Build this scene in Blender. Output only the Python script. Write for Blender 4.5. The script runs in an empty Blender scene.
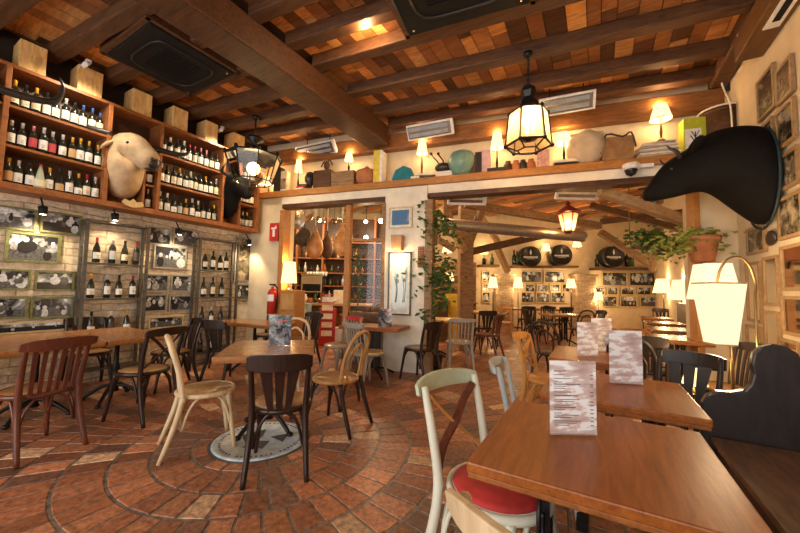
import bpy, math, random
from mathutils import Vector, Matrix
random.seed(7)
C = bpy.context.scene.collection
PI = math.pi

# ------------------------------------------------------------------ camera
FPX = 340.0; YAW = math.radians(30.1); EYE = 1.32
PIT = math.atan(22/FPX); ROL = math.atan(.02)
O = Vector((0, 0, EYE))
f0 = Vector((-math.sin(YAW), math.cos(YAW), 0)); r0 = Vector((math.cos(YAW), math.sin(YAW), 0)); zz = Vector((0, 0, 1))
Fw = math.cos(PIT)*f0 + math.sin(PIT)*zz; u0 = -math.sin(PIT)*f0 + math.cos(PIT)*zz
Rt = math.cos(ROL)*r0 + math.sin(ROL)*u0; Up = -math.sin(ROL)*r0 + math.cos(ROL)*u0
cam = bpy.data.cameras.new('camera'); camo = bpy.data.objects.new('camera', cam); C.objects.link(camo)
cam.sensor_width = 36; cam.lens = 36*FPX/800; cam.clip_start = .02; cam.clip_end = 100
camo.matrix_world = Matrix(((Rt.x, Up.x, -Fw.x, O.x), (Rt.y, Up.y, -Fw.y, O.y), (Rt.z, Up.z, -Fw.z, O.z), (0, 0, 0, 1)))
sc = bpy.context.scene; sc.camera = camo
sc.view_settings.view_transform = 'Standard'; sc.view_settings.look = 'None'; sc.view_settings.gamma = 1
sc.view_settings.use_curve_mapping = False
sc.view_settings.exposure = 0.6
# ------------------------------------------------------------------ world + fill light added at an assumed street front behind the camera
w = bpy.data.worlds.new('world'); sc.world = w; w.use_nodes = True
bg = w.node_tree.nodes['Background']; bg.inputs[0].default_value = (.95, .93, .95, 1); bg.inputs[1].default_value = .4
def area(name, loc, rot, sx, sy, power, col):
    l = bpy.data.lights.new(name, 'AREA'); l.shape = 'RECTANGLE'; l.size = sx; l.size_y = sy; l.energy = power; l.color = col
    o = bpy.data.objects.new(name, l); o.location = loc; o.rotation_euler = rot; C.objects.link(o); return o
area('street_front_fill', (-2.2, -2.9, 1.9), (math.radians(90), 0, 0), 6.4, 2.6, 170, (1, .96, .92))
def point(name, loc, power, col=(1, .68, .36), r=.06, parent=None):
    l = bpy.data.lights.new(name, 'POINT'); l.energy = power; l.color = col; l.shadow_soft_size = r
    o = bpy.data.objects.new(name, l); o.location = loc; C.objects.link(o)
    if parent: o.parent = parent
    return o
def spot(name, loc, to, power, col=(1, .72, .42), ang=100, r=.05):
    l = bpy.data.lights.new(name, 'SPOT'); l.energy = power; l.color = col; l.spot_size = math.radians(ang); l.spot_blend = .6; l.shadow_soft_size = r
    o = bpy.data.objects.new(name, l); o.location = loc
    o.rotation_euler = (Vector(to)-Vector(loc)).to_track_quat('-Z', 'Y').to_euler(); C.objects.link(o); return o

# ------------------------------------------------------------------ where a sight line meets a plane of the room
def ray(x, y): return Fw + Rt*((x-400)/FPX) - Up*((y-266.5)/FPX)
def G(x, y, h=0): d = ray(x, y); return O + d*((h-EYE)/d.z)
def PL(x, y, P, n): d = ray(x, y); n = Vector(n); return O + d*((Vector(P)-O).dot(n)/d.dot(n))
def LW(x, y, X=-5.85): return PL(x, y, (X, 0, 0), (1, 0, 0))
def RW(x, y, X=1.5): return PL(x, y, (X, 0, 0), (1, 0, 0))
OA = math.atan(.187); owd = Vector((math.cos(OA), math.sin(OA), 0)); own = Vector((-math.sin(OA), math.cos(OA), 0)); ow0 = Vector((-2.8, 4.8, 0))
def OW(x, y, off=0): return PL(x, y, ow0-own*off, own)
def FP(x, y, D): return PL(x, y, f0*D, f0)
RL, RR, RF = PI/2, -PI/2, YAW      # facings of the wine wall, the mirror wall and the far wall

# ------------------------------------------------------------------ materials
MATS = {}
def nt(name, rough=.5, metal=0, spec=.5):
    m = bpy.data.materials.new(name); m.use_nodes = True; t = m.node_tree; b = t.nodes['Principled BSDF']
    b.inputs['Roughness'].default_value = rough; b.inputs['Metallic'].default_value = metal; b.inputs['Specular IOR Level'].default_value = spec
    MATS[name] = m; return m, t, b
def N(t, ty, **k):
    n = t.nodes.new(ty)
    for a, v in k.items():
        if a.startswith('i_'): n.inputs[a[2:].replace('_', ' ')].default_value = v
        else: setattr(n, a, v)
    return n
def ramp(t, fac, stops):
    r = t.nodes.new('ShaderNodeValToRGB'); e = r.color_ramp.elements
    while len(e) < len(stops): e.new(.5)
    for k, (p, c) in enumerate(stops): e[k].position = p; e[k].color = (*c, 1)
    t.links.new(fac, r.inputs[0]); return r
def flat(name, c, rough=.5, metal=0, var=.15, sc_=12, bump=.0, spec=.5):
    if name in MATS: return MATS[name]
    m, t, b = nt(name, rough, metal, spec)
    tc = N(t, 'ShaderNodeTexCoord'); n = N(t, 'ShaderNodeTexNoise', i_Scale=sc_, i_Detail=4.0); t.links.new(tc.outputs['Object'], n.inputs['Vector'])
    r = ramp(t, n.outputs[0], [(.3, tuple(x*(1-var) for x in c)), (.7, tuple(min(1, x*(1+var)) for x in c))])
    t.links.new(r.outputs[0], b.inputs['Base Color'])
    if bump:
        bp = N(t, 'ShaderNodeBump', i_Strength=bump, i_Distance=.01); t.links.new(n.outputs[0], bp.inputs['Height']); t.links.new(bp.outputs[0], b.inputs['Normal'])
    return m
def wood(name, c1, c2, rough=.4, sc_=(6, 60, 60), bump=.15, wear=None, coat=0):
    if name in MATS: return MATS[name]
    m, t, b = nt(name, rough)
    tc = N(t, 'ShaderNodeTexCoord'); mp = N(t, 'ShaderNodeMapping'); mp.inputs['Scale'].default_value = sc_
    t.links.new(tc.outputs['Object'], mp.inputs[0])
    n = N(t, 'ShaderNodeTexNoise', i_Scale=1.0, i_Detail=6.0, i_Roughness=.65, i_Distortion=.8); t.links.new(mp.outputs[0], n.inputs['Vector'])
    r = ramp(t, n.outputs[0], [(.28, c1), (.72, c2)])
    out = r.outputs[0]
    if wear:
        n2 = N(t, 'ShaderNodeTexNoise', i_Scale=9.0, i_Detail=8.0, i_Roughness=.7); t.links.new(tc.outputs['Object'], n2.inputs['Vector'])
        rr = ramp(t, n2.outputs[0], [(wear[1], (0, 0, 0)), (wear[1]+.08, (1, 1, 1))])
        mx = N(t, 'ShaderNodeMix', data_type='RGBA'); mx.inputs['B'].default_value = (*wear[0], 1)
        t.links.new(rr.outputs[0], mx.inputs['Factor']); t.links.new(out, mx.inputs['A']); out = mx.outputs['Result']
    t.links.new(out, b.inputs['Base Color'])
    bp = N(t, 'ShaderNodeBump', i_Strength=bump, i_Distance=.004); t.links.new(n.outputs[0], bp.inputs['Height']); t.links.new(bp.outputs[0], b.inputs['Normal'])
    b.inputs['Specular IOR Level'].default_value = .35
    if coat: b.inputs['Coat Weight'].default_value = coat; b.inputs['Coat Roughness'].default_value = .18
    return m
def vcol(name, rough=.6, nsc=(14, 14, 14), lo=.55, hi=1.25, bump=.3, spec=.5, coat=0):
    m, t, b = nt(name, rough, 0, spec)
    a = N(t, 'ShaderNodeVertexColor', layer_name='Col'); tc = N(t, 'ShaderNodeTexCoord'); mp = N(t, 'ShaderNodeMapping'); mp.inputs['Scale'].default_value = nsc
    t.links.new(tc.outputs['Object'], mp.inputs[0])
    n = N(t, 'ShaderNodeTexNoise', i_Scale=1.0, i_Detail=7.0, i_Roughness=.68); t.links.new(mp.outputs[0], n.inputs['Vector'])
    r = ramp(t, n.outputs[0], [(.3, (lo,)*3), (.7, (hi,)*3)])
    mx = N(t, 'ShaderNodeMix', data_type='RGBA', blend_type='MULTIPLY'); mx.inputs['Factor'].default_value = 1
    t.links.new(a.outputs[0], mx.inputs['A']); t.links.new(r.outputs[0], mx.inputs['B']); t.links.new(mx.outputs['Result'], b.inputs['Base Color'])
    bp = N(t, 'ShaderNodeBump', i_Strength=bump, i_Distance=.01); t.links.new(n.outputs[0], bp.inputs['Height']); t.links.new(bp.outputs[0], b.inputs['Normal'])
    if coat: b.inputs['Coat Weight'].default_value = coat; b.inputs['Coat Roughness'].default_value = .3
    return m
def glow(name, c, s):
    if name in MATS: return MATS[name]
    m, t, b = nt(name, .6); b.inputs['Base Color'].default_value = (*[x*.35 for x in c], 1); b.inputs['Emission Color'].default_value = (*c, 1); b.inputs['Emission Strength'].default_value = s
    return m
def bricks(name, c1, c2, mort, bw, rh, rough=.85, ms=.012, plane='yz', bump=.8, rot=0):
    m, t, b = nt(name, rough)
    tc = N(t, 'ShaderNodeTexCoord'); sp = N(t, 'ShaderNodeSeparateXYZ'); cb = N(t, 'ShaderNodeCombineXYZ')
    t.links.new(tc.outputs['Object'], sp.inputs[0])
    n1 = N(t, 'ShaderNodeTexNoise', i_Scale=2.5, i_Detail=3.0); t.links.new(tc.outputs['Object'], n1.inputs['Vector'])
    ad = N(t, 'ShaderNodeMath', operation='MULTIPLY_ADD'); ad.inputs[1].default_value = .12; t.links.new(n1.outputs[0], ad.inputs[0]); t.links.new(sp.outputs['Z'], ad.inputs[2])
    if plane == 'yz': t.links.new(sp.outputs['Y'], cb.inputs[0])
    else:
        s2 = N(t, 'ShaderNodeMath', operation='ADD'); t.links.new(sp.outputs['X'], s2.inputs[0]); t.links.new(sp.outputs['Y'], s2.inputs[1]); t.links.new(s2.outputs[0], cb.inputs[0])
    t.links.new(ad.outputs[0], cb.inputs[1])
    br = N(t, 'ShaderNodeTexBrick'); t.links.new(cb.outputs[0], br.inputs['Vector'])
    br.inputs['Color1'].default_value = (*c1, 1); br.inputs['Color2'].default_value = (*c2, 1); br.inputs['Mortar'].default_value = (*mort, 1)
    br.inputs['Scale'].default_value = 1; br.inputs['Mortar Size'].default_value = ms; br.inputs['Mortar Smooth'].default_value = .4; br.inputs['Brick Width'].default_value = bw; br.inputs['Row Height'].default_value = rh
    n = N(t, 'ShaderNodeTexNoise', i_Scale=16.0, i_Detail=7.0, i_Roughness=.7); t.links.new(tc.outputs['Object'], n.inputs['Vector'])
    r = ramp(t, n.outputs[0], [(.3, (.55, .52, .5)), (.7, (1.2, 1.2, 1.2))])
    mx = N(t, 'ShaderNodeMix', data_type='RGBA', blend_type='MULTIPLY'); mx.inputs['Factor'].default_value = 1
    t.links.new(br.outputs[0], mx.inputs['A']); t.links.new(r.outputs[0], mx.inputs['B']); t.links.new(mx.outputs['Result'], b.inputs['Base Color'])
    h = N(t, 'ShaderNodeMath', operation='MULTIPLY_ADD'); h.inputs[1].default_value = -1.2; t.links.new(br.outputs['Fac'], h.inputs[0]); t.links.new(n.outputs[0], h.inputs[2])
    bp = N(t, 'ShaderNodeBump', i_Strength=bump, i_Distance=.02); t.links.new(h.outputs[0], bp.inputs['Height']); t.links.new(bp.outputs[0], b.inputs['Normal'])
    return m
def photo(name, lo=(.02, .02, .025), hi=(.75, .78, .8), sc_=7, rough=.15):
    m, t, b = nt(name, rough)
    tc = N(t, 'ShaderNodeTexCoord'); oi = N(t, 'ShaderNodeObjectInfo'); mu = N(t, 'ShaderNodeVectorMath', operation='ADD')
    sc2 = N(t, 'ShaderNodeMath', operation='MULTIPLY'); sc2.inputs[1].default_value = 37.0
    t.links.new(oi.outputs['Random'], sc2.inputs[0]); t.links.new(tc.outputs['Object'], mu.inputs[0]); t.links.new(sc2.outputs[0], mu.inputs[1])
    v = N(t, 'ShaderNodeTexNoise', i_Scale=float(sc_), i_Detail=9.0, i_Roughness=.62, i_Distortion=.6); t.links.new(mu.outputs[0], v.inputs['Vector'])
    v2 = N(t, 'ShaderNodeTexNoise', i_Scale=sc_*.4, i_Detail=0.0); t.links.new(mu.outputs[0], v2.inputs['Vector'])
    s = N(t, 'ShaderNodeMath', operation='MULTIPLY_ADD'); s.inputs[1].default_value = .5; t.links.new(v2.outputs[0], s.inputs[0]); t.links.new(v.outputs[0], s.inputs[2])
    r = ramp(t, s.outputs[0], [(.69, lo), (.77, tuple((a*3+b_)/4 for a, b_ in zip(lo, hi))), (.83, tuple(x*.45 for x in hi)), (.92, hi)])
    t.links.new(r.outputs[0], b.inputs['Base Color']); return m
def glassm(name, c=(1, 1, 1), alpha=.12, rough=.03):
    m, t, b = nt(name, rough); b.inputs['Base Color'].default_value = (*c, 1)
    gl = N(t, 'ShaderNodeBsdfGlossy'); gl.inputs['Roughness'].default_value = rough; tr = N(t, 'ShaderNodeBsdfTransparent'); tr.inputs[0].default_value = (*c, 1)
    mx = N(t, 'ShaderNodeMixShader'); fr = N(t, 'ShaderNodeFresnel', i_IOR=1.45)
    t.links.new(fr.outputs[0], mx.inputs[0]); t.links.new(tr.outputs[0], mx.inputs[1]); t.links.new(gl.outputs[0], mx.inputs[2]); t.links.new(mx.outputs[0], t.nodes['Material Output'].inputs[0])
    return m

M_floor = vcol('terracotta', .36, (26, 26, 26), .3, 1.5, .4, .4)
M_plank = vcol('ceiling_boards', .62, (5, 30, 30), .5, 1.3, .2)
M_duct = wood('old_beam_dark', (.045, .02, .009), (.14, .06, .024), .6, (3, 30, 30), .5)
M_beamr = wood('red_beam', (.032, .013, .006), (.12, .048, .02), .5, (3, 26, 26), .5)
M_joist = wood('joist', (.045, .019, .008), (.15, .065, .026), .6, (3, 24, 24), .5)
M_block = wood('corbel_pine', (.5, .23, .06), (.98, .66, .28), .55, (16, 16, 5), .15, ((.2, .08, .02), .68))
M_rack = wood('rack_wood', (.2, .062, .018), (.4, .15, .048), .45, (14, 14, 14), .15)
M_shelf = wood('shelf_wood', (.3, .12, .03), (.55, .25, .07), .4, (6, 40, 40), .2)
M_oldw = wood('weathered_wood', (.14, .075, .034), (.42, .26, .13), .65, (5, 30, 30), .5)
M_plaster = flat('cream_plaster', (.66, .54, .36), .9, 0, .08, 5, .25)
M_white = flat('limewash', (.78, .72, .6), .9, 0, .1, 6, .4)
M_stone = bricks('ledge_stone', (.8, .67, .48), (.58, .47, .33), (.42, .33, .23), .8, .1, .85, .008)
M_pillar = bricks('rough_brick', (.55, .42, .26), (.36, .25, .15), (.3, .22, .14), .2, .06, .9, .008, 'xz')
M_table = wood('table_oak', (.2, .052, .008), (.42, .13, .02), .34, (34, 4, 34), .05)
M_tedge = wood('table_edge', (.2, .065, .014), (.4, .14, .035), .35, (30, 30, 30), .05)
M_tabler = wood('table_walnut', (.26, .1, .03), (.46, .21, .07), .25, (5, 24, 24), .05, ((.55, .32, .13), .62), .3)
M_iron = flat('black_iron', (.018, .017, .018), .4, .6, .2, 20, .1)
M_blk = flat('black_plastic', (.01, .01, .01), .6, 0, .2, 12, 0, .2)
M_steel = flat('brushed_steel', (.55, .53, .5), .25, 1, .08, 30)
M_grey = flat('rack_iron', (.13, .125, .12), .45, .7, .3, 20, .2)
M_brass = flat('old_brass', (.26, .17, .07), .42, 1, .1, 20)
M_wht = flat('white_enamel', (.8, .79, .76), .4)
M_photo = photo('bw_photo'); M_photow = photo('sepia_photo', (.03, .022, .014), (.42, .34, .22), 8)
M_olive = flat('olive_frame', (.16, .17, .07), .35, .2, .3, 25); M_grfr = flat('grey_frame', (.3, .28, .24), .4, .3, .2, 25)
M_goldf = flat('pale_gold_frame', (.6, .45, .22), .4, .2, .2, 20); M_cream = flat('cream_card', (.8, .74, .6), .7)
M_mirror, _t, _b = nt('mirror_glass', .05, 1); _b.inputs['Base Color'].default_value = (.75, .68, .55, 1)
M_glass = glassm('clear_glass'); M_amber = None
def frosted():
    m, t, b = nt('lantern_glass', .3); tr = N(t, 'ShaderNodeBsdfTransparent'); tl = N(t, 'ShaderNodeBsdfTranslucent'); tl.inputs[0].default_value = (1, .75, .4, 1); tr.inputs[0].default_value = (1, .85, .6, 1)
    mx = N(t, 'ShaderNodeMixShader'); mx.inputs[0].default_value = .35; t.links.new(tr.outputs[0], mx.inputs[1]); t.links.new(tl.outputs[0], mx.inputs[2]); t.links.new(mx.outputs[0], t.nodes['Material Output'].inputs[0]); return m
M_amber = frosted()
M_shade = glow('lit_shade', (1, .66, .27), 1.6); M_shadew = glow('lit_linen_shade', (1, .8, .46), .85); M_bulb = glow('bulb', (1, .75, .42), 22)
M_dshade = glow('soft_shade', (1, .62, .26), 1.8)
M_green = flat('leaf_green', (.1, .17, .035), .55, 0, .5, 9); M_greenl = flat('leaf_light', (.3, .32, .06), .55, 0, .4, 9); M_stem = flat('stem_brown', (.2, .13, .06), .8)
M_terra = flat('terracotta_pot', (.45, .17, .07), .75, 0, .2, 9); M_red = flat('red_paint', (.5, .03, .02), .35, 0, .15, 9)
M_blackfur = flat('black_hide', (.006, .0052, .0048), .75, 0, .5, 60, .3, .12); M_beige = flat('beige_hide', (.5, .35, .2), .75, 0, .3, 7, .5)
M_horn = flat('dark_horn', (.03, .024, .02), .35, 0, .3, 9); M_hornl = flat('pale_horn', (.5, .42, .28), .35)

# ------------------------------------------------------------------ mesh builder
class MB:
    def __init__(s): s.v = []; s.f = []; s.m = []; s.sm = []; s.c = []; s.col = None; s.mat = 0; s.X = None
    def vv(s, p):
        p = Vector(p)
        if s.X: p = s.X @ p
        s.v.append(p); return len(s.v)-1
    def face(s, idx, sm=False): s.f.append(tuple(idx)); s.m.append(s.mat); s.sm.append(sm); s.c.append(s.col)
    def box(s, c, d, rz=0, R=None):
        c = Vector(c); hx, hy, hz = d[0]/2, d[1]/2, d[2]/2
        Mx = R if R is not None else Matrix.Rotation(rz, 3, 'Z')
        i = [s.vv(c + Mx @ Vector((x*hx, y*hy, z*hz))) for x in (-1, 1) for y in (-1, 1) for z in (-1, 1)]
        for q in ((0, 1, 3, 2), (4, 6, 7, 5), (0, 4, 5, 1), (2, 3, 7, 6), (0, 2, 6, 4), (1, 5, 7, 3)): s.face([i[k] for k in q])
        return s
    def bar(s, a, b, wd, ht, up=(0, 0, 1)):
        a, b = Vector(a), Vector(b); x = (b-a); L = x.length; x.normalize(); up = Vector(up)
        y = up.cross(x)
        if y.length < 1e-4: y = Vector((0, 1, 0)).cross(x)
        y.normalize(); z = x.cross(y)
        R = Matrix((x, y, z)).transposed()
        return s.box((a+b)/2, (L, wd, ht), R=R)
    def tube(s, pts, r, seg=8, smooth=0, cap=True, flat=1.0):
        P = [Vector(p) for p in pts]; n = len(P)
        rad = list(r) if isinstance(r, (list, tuple)) else [r]*n
        if smooth and n > 2:
            Q = []; RR_ = []
            for i in range(n-1):
                a, b, c, d = P[max(0, i-1)], P[i], P[i+1], P[min(n-1, i+2)]
                for k in range(smooth):
                    t = k/smooth
                    Q.append(.5*((2*b)+(c-a)*t+(2*a-5*b+4*c-d)*t*t+(3*b-a-3*c+d)*t**3)); RR_.append(rad[i]*(1-t)+rad[i+1]*t)
            Q.append(P[-1]); RR_.append(rad[-1]); P, rad, n = Q, RR_, len(Q)
        up = None; rings = []
        for i in range(n):
            d = (P[min(n-1, i+1)]-P[max(0, i-1)]).normalized()
            if up is None: up = Vector((0, 0, 1)) if abs(d.z) < .9 else Vector((0, 1, 0))
            side = d.cross(up)
            if side.length < 1e-4: side = d.orthogonal()
            side.normalize(); up = side.cross(d).normalized()
            rings.append([s.vv(P[i]+(side*math.cos(2*PI*k/seg)+up*math.sin(2*PI*k/seg)*flat)*rad[i]) for k in range(seg)])
        for a, b in zip(rings, rings[1:]):
            for k in range(seg): s.face((a[k], a[(k+1) % seg], b[(k+1) % seg], b[k]), True)
        if cap: s.face(rings[0][::-1]); s.face(rings[-1])
        return s
    def lathe(s, prof, c=(0, 0, 0), seg=16, sx=1, sy=1, sm=True, cap=True, ph=0):
        c = Vector(c); rings = [[s.vv(c+Vector((r*sx*math.cos(2*PI*k/seg+ph), r*sy*math.sin(2*PI*k/seg+ph), z))) for k in range(seg)] for r, z in prof]
        for a, b in zip(rings, rings[1:]):
            for k in range(seg): s.face((a[k], a[(k+1) % seg], b[(k+1) % seg], b[k]), sm)
        if cap: s.face(rings[0][::-1]); s.face(rings[-1])
        return s
    def prism(s, poly, axis, a, b):      # polygon extruded between a and b along x, y or z
        def mk(u, v, t): return {'y': (u, t, v), 'x': (t, u, v), 'z': (u, v, t)}[axis]
        A_ = [s.vv(mk(u, v, a)) for u, v in poly]; B_ = [s.vv(mk(u, v, b)) for u, v in poly]; n = len(poly)
        s.face(A_); s.face(B_[::-1])
        for k in range(n): s.face((A_[k], B_[k], B_[(k+1) % n], A_[(k+1) % n]))
        return s
    def ball(s, c, r, seg=12, n=8):
        r = r if isinstance(r, (tuple, list)) else (r, r, r); c = Vector(c); rings = []
        for j in range(1, n):
            th = PI*j/n; rings.append([s.vv(c+Vector((r[0]*math.sin(th)*math.cos(2*PI*k/seg), r[1]*math.sin(th)*math.sin(2*PI*k/seg), -r[2]*math.cos(th)))) for k in range(seg)])
        for a, b in zip(rings, rings[1:]):
            for k in range(seg): s.face((a[k], a[(k+1) % seg], b[(k+1) % seg], b[k]), True)
        lo, hi = s.vv(c-Vector((0, 0, r[2]))), s.vv(c+Vector((0, 0, r[2])))
        for k in range(seg): s.face((rings[0][(k+1) % seg], rings[0][k], lo), True); s.face((rings[-1][k], rings[-1][(k+1) % seg], hi), True)
        return s
    def loft(s, secs, seg=20, side=None, upv=None):   # secs: (centre, half width, half height); side = fixed sideways vector
        P = [Vector(a[0]) for a in secs]; rings = []; 
        fixed = Vector(side) if side else None
        for i, (c, hw, hh) in enumerate(secs):
            d = (P[min(len(P)-1, i+1)]-P[max(0, i-1)]).normalized(); sd = fixed or Vector((0, 0, 1)).cross(d).normalized(); up = Vector(upv) if upv else sd.cross(d).normalized()
            if up.z < 0: up = -up
            rings.append([s.vv(P[i]+sd*hw*math.cos(2*PI*k/seg)+up*hh*math.sin(2*PI*k/seg)) for k in range(seg)])
        for a, b in zip(rings, rings[1:]):
            for k in range(seg): s.face((a[k], a[(k+1) % seg], b[(k+1) % seg], b[k]), True)
        s.face(rings[0][::-1], True); s.face(rings[-1], True); return s
    def mesh(s, name, mats):
        me = bpy.data.meshes.new(name); me.from_pydata([tuple(v) for v in s.v], [], s.f)
        for m in (mats if isinstance(mats, (list, tuple)) else [mats]): me.materials.append(m)
        me.polygons.foreach_set('material_index', s.m); me.polygons.foreach_set('use_smooth', s.sm)
        if any(c is not None for c in s.c):
            at = me.color_attributes.new('Col', 'FLOAT_COLOR', 'CORNER'); buf = []
            for f, c in zip(s.f, s.c): buf += list((*(c or (1, 1, 1)), 1))*len(f)
            at.data.foreach_set('color', buf)
        me.update(); return me
    def build(s, name, mats, parent=None, bev=0, loc=None, rz=0):
        o = bpy.data.objects.new(name, s.mesh(name, mats)); C.objects.link(o)
        if parent: o.parent = parent
        if loc is not None: o.location = loc; o.rotation_euler = (0, 0, rz)
        if bev: b = o.modifiers.new('edge', 'BEVEL'); b.width = bev; b.segments = 2; b.limit_method = 'ANGLE'
        return o
def tag(o, label, cat, group=None, kind=None):
    o['label'] = label; o['category'] = cat
    if group: o['group'] = group
    if kind: o['kind'] = kind
    return o
def thing(name, label, cat, loc=(0, 0, 0), rz=0, group=None):
    o = bpy.data.objects.new(name, None); C.objects.link(o); o.location = loc; o.rotation_euler = (0, 0, rz); o.empty_display_size = .1
    return tag(o, label, cat, group)
def struct(name, mb, m, bev=0, loc=None, rz=0):
    o = mb.build(name, m, None, bev, loc, rz); o['kind'] = 'structure'; return o
KIDS = {}
def copytree(src, loc, rz, label, group=None):
    r = src.copy(); C.objects.link(r); r.location = loc; r.rotation_euler = (0, 0, rz); r['label'] = label
    if group: r['group'] = group
    for ch in [o for o in KIDS.setdefault(src.name, list(src.children))]:
        c = ch.copy(); C.objects.link(c); c.parent = r
        for g in list(ch.children): d = g.copy(); C.objects.link(d); d.parent = c
    return r
ORD = 'first second third fourth fifth sixth seventh eighth ninth tenth eleventh twelfth thirteenth fourteenth fifteenth'.split()

# ================================================================== FLOOR
PC = Vector((-2.52, 2.03))
def tcol():
    k = random.random(); b = random.choice([(.43, .165, .075), (.33, .125, .06), (.52, .21, .1), (.22, .1, .06), (.4, .15, .07)])
    if k > .94: b = (.66, .4, .22)
    j = random.uniform(.7, 1.15); return tuple(x*j for x in b)
def tile(mb, pts, h=.008):
    cx = sum(p[0] for p in pts)/len(pts); cy = sum(p[1] for p in pts)/len(pts); mb.col = tcol()
    lo = [mb.vv((p[0], p[1], -.004)) for p in pts]; hi = [mb.vv((cx+(p[0]-cx)*.965, cy+(p[1]-cy)*.965, h-.008)) for p in pts]; n = len(pts)
    mb.face(hi)
    for k in range(n): mb.face((lo[k], lo[(k+1) % n], hi[(k+1) % n], hi[k]))
fl = MB(); fl.col = (.2, .16, .13); fl.box((-2, 6.5, -.055), (14, 22, .1))
RINGS = [.40, .52, .78, 1.02, 1.28, 1.56, 1.84, 2.1, 2.38, 2.66, 2.94, 3.2]
for a, b in zip(RINGS, RINGS[1:]):
    n = max(14, int(2*PI*(a+b)/2/.15)); ph = random.random()
    for k in range(n):
        t0 = 2*PI*(k+ph)/n+.004/a*2; t1 = 2*PI*(k+1+ph)/n-.004/a*2; g = .010
        pts = [(PC.x+r*math.cos(t), PC.y+r*math.sin(t)) for r, t in ((a+g, t0), (b-g, t0), (b-g, t1), (a+g, t1))]
        if pts[0][1] < -3 or pts[0][0] < -5.9 or pts[0][0] > 1.6: continue
        tile(fl, pts)
row = 0; x = -8.8
while x < 4.0:
    y = -3 + (row % 2)*.14
    while y < 17:
        cx_, cy_ = x+.07, y+.14
        if (Vector((cx_, cy_))-PC).length > 3.27: tile(fl, [(x+.005, y+.005), (x+.135, y+.005), (x+.135, y+.275), (x+.005, y+.275)])
        y += .28
    x += .14; row += 1
struct('floor', fl, M_floor)
# cast round plaque let into the floor
M_plq = flat('cast_plaque', (.55, .62, .66), .42, .2, .25, 14, .3); M_plqd = flat('plaque_dark', (.1, .11, .12), .5, .4, .2, 12)
pl = thing('floor_plaque', 'round grey cast metal plaque set in the brick floor under the table', 'plaque', (PC.x, PC.y, 0))
MB().lathe([(.385, 0), (.385, .006), (.36, .012), (.355, .008), (0.001, .008)], seg=48).build('disc', M_plq, pl)
m = MB().lathe([(.395, 0), (.395, .004), (.386, .004), (.386, 0)], seg=48, cap=False)
for k in range(56):
    if k % 9 == 8: continue
    t = 2*PI*k/56; m.box((.325*math.cos(t), .325*math.sin(t), .0095), (.02, .012, .004), t)
m.build('raised_lettering', M_plqd, pl)
m = MB(); m.prism([(-.2, -.05), (-.06, -.12), (-.02, .02), (-.12, .14)], 'z', .007, .011); m.prism([(.0, -.2), (.16, -.12), (.1, .0), (.03, -.04)], 'z', .007, .011); m.prism([(.04, .06), (.2, .05), (.12, .2)], 'z', .007, .011)
m.build('relief', M_plqd, pl)

# ================================================================== WALLS
XL, XR = -5.85, 1.5
def owp(x): return 4.8 + (x+2.8)*.187        # y of the middle wall's front face at x
def wallx(x0, x1, z0, z1, t=.4, m=None, name='wall_middle', dep=0):     # piece of the skewed middle wall
    mb = MB(); a = Vector((x0, owp(x0), 0)) - own*dep; b = Vector((x1, owp(x1), 0)) - own*dep; c = b+own*t; d = a+own*t
    mb.prism([(p.x, p.y) for p in (a, b, c, d)], 'z', z0, z1); return struct(name, mb, m or M_plaster, .008)
struct('wall_left', MB().box((XL-.1, 1.0, 2.15), (.2, 8.2, 4.3)), M_stone)
struct('wall_right', MB().box((XR+.1, 1.3, 2.15), (.2, 8.7, 4.3)), M_plaster)
xa = OW(278, 300).x; xb = OW(385, 250).x; xc = OW(427, 250).x; xd = OW(698, 250).x
wallx(XL, xa, 0, 3.0); wallx(xb, xc, 0, 2.98, .42, M_white, dep=.04); wallx(xd, XR, 0, 3.0)
wallx(XL, XR, 2.86, 3.0, .4, M_white)
wallx(XL, XR, 3.0, 5.04, .12, M_plaster, dep=-.28)
for (p, q, nm) in ((xa, xb, 1), (xc, xd, 2)):
    mb = MB(); a = Vector((p, owp(p)))+Vector((0, .02)); b = Vector((q, owp(q)))+Vector((0, .02))
    mb.bar((a.x, a.y+.06, 2.82), (b.x, b.y+.06, 2.82), .2, .08); struct('trim_%d' % nm, mb, M_beamr, .01)
for k, (xx, wd) in enumerate(((xa+.05, .1), (xc+.03, .12), (xd-.03, .07), (xb-.02, .06))):
    mb = MB(); mb.box((xx, owp(xx)+.04, 1.38), (wd, .2, 2.74), OA); struct('trim_%d' % (k+3), mb, M_shelf if k in (0, 2) else M_oldw, .006)
# the far room
far = FP(560, 300, 12.8); FY = RF
def farp(u, z, off=0): return f0*(12.8-off)+r0*u+Vector((0, 0, z))
mb = MB(); c = farp(4, 2.3, -.1); mb.box(c, (20, .2, 4.8), RF); struct('wall_far', mb, M_plaster)
struct('wall_far_right', MB().box((2.0, 12.2, 2.3), (.2, 13, 4.6)), M_plaster)
struct('wall_far_left', MB().box((-8.9, 8.6, 2.3), (.2, 9.5, 4.6)), M_plaster)
mb = MB(); mb.bar((-8.9, 3.75, 2.3), (XL-.02, 4.2, 2.3), .2, 4.6); struct('wall_bar_side', mb, M_plaster)
struct('wall_end', MB().box((1.8, 5.75, 2.3), (.5, .2, 4.6)), M_plaster)
# street front behind the camera: low wall and glazing bars
struct('wall_front', MB().box((-2.2, -3.1, .25), (7.6, .2, .5)).box((-2.2, -3.1, 3.85), (7.6, .2, .9)), M_plaster)

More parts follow.
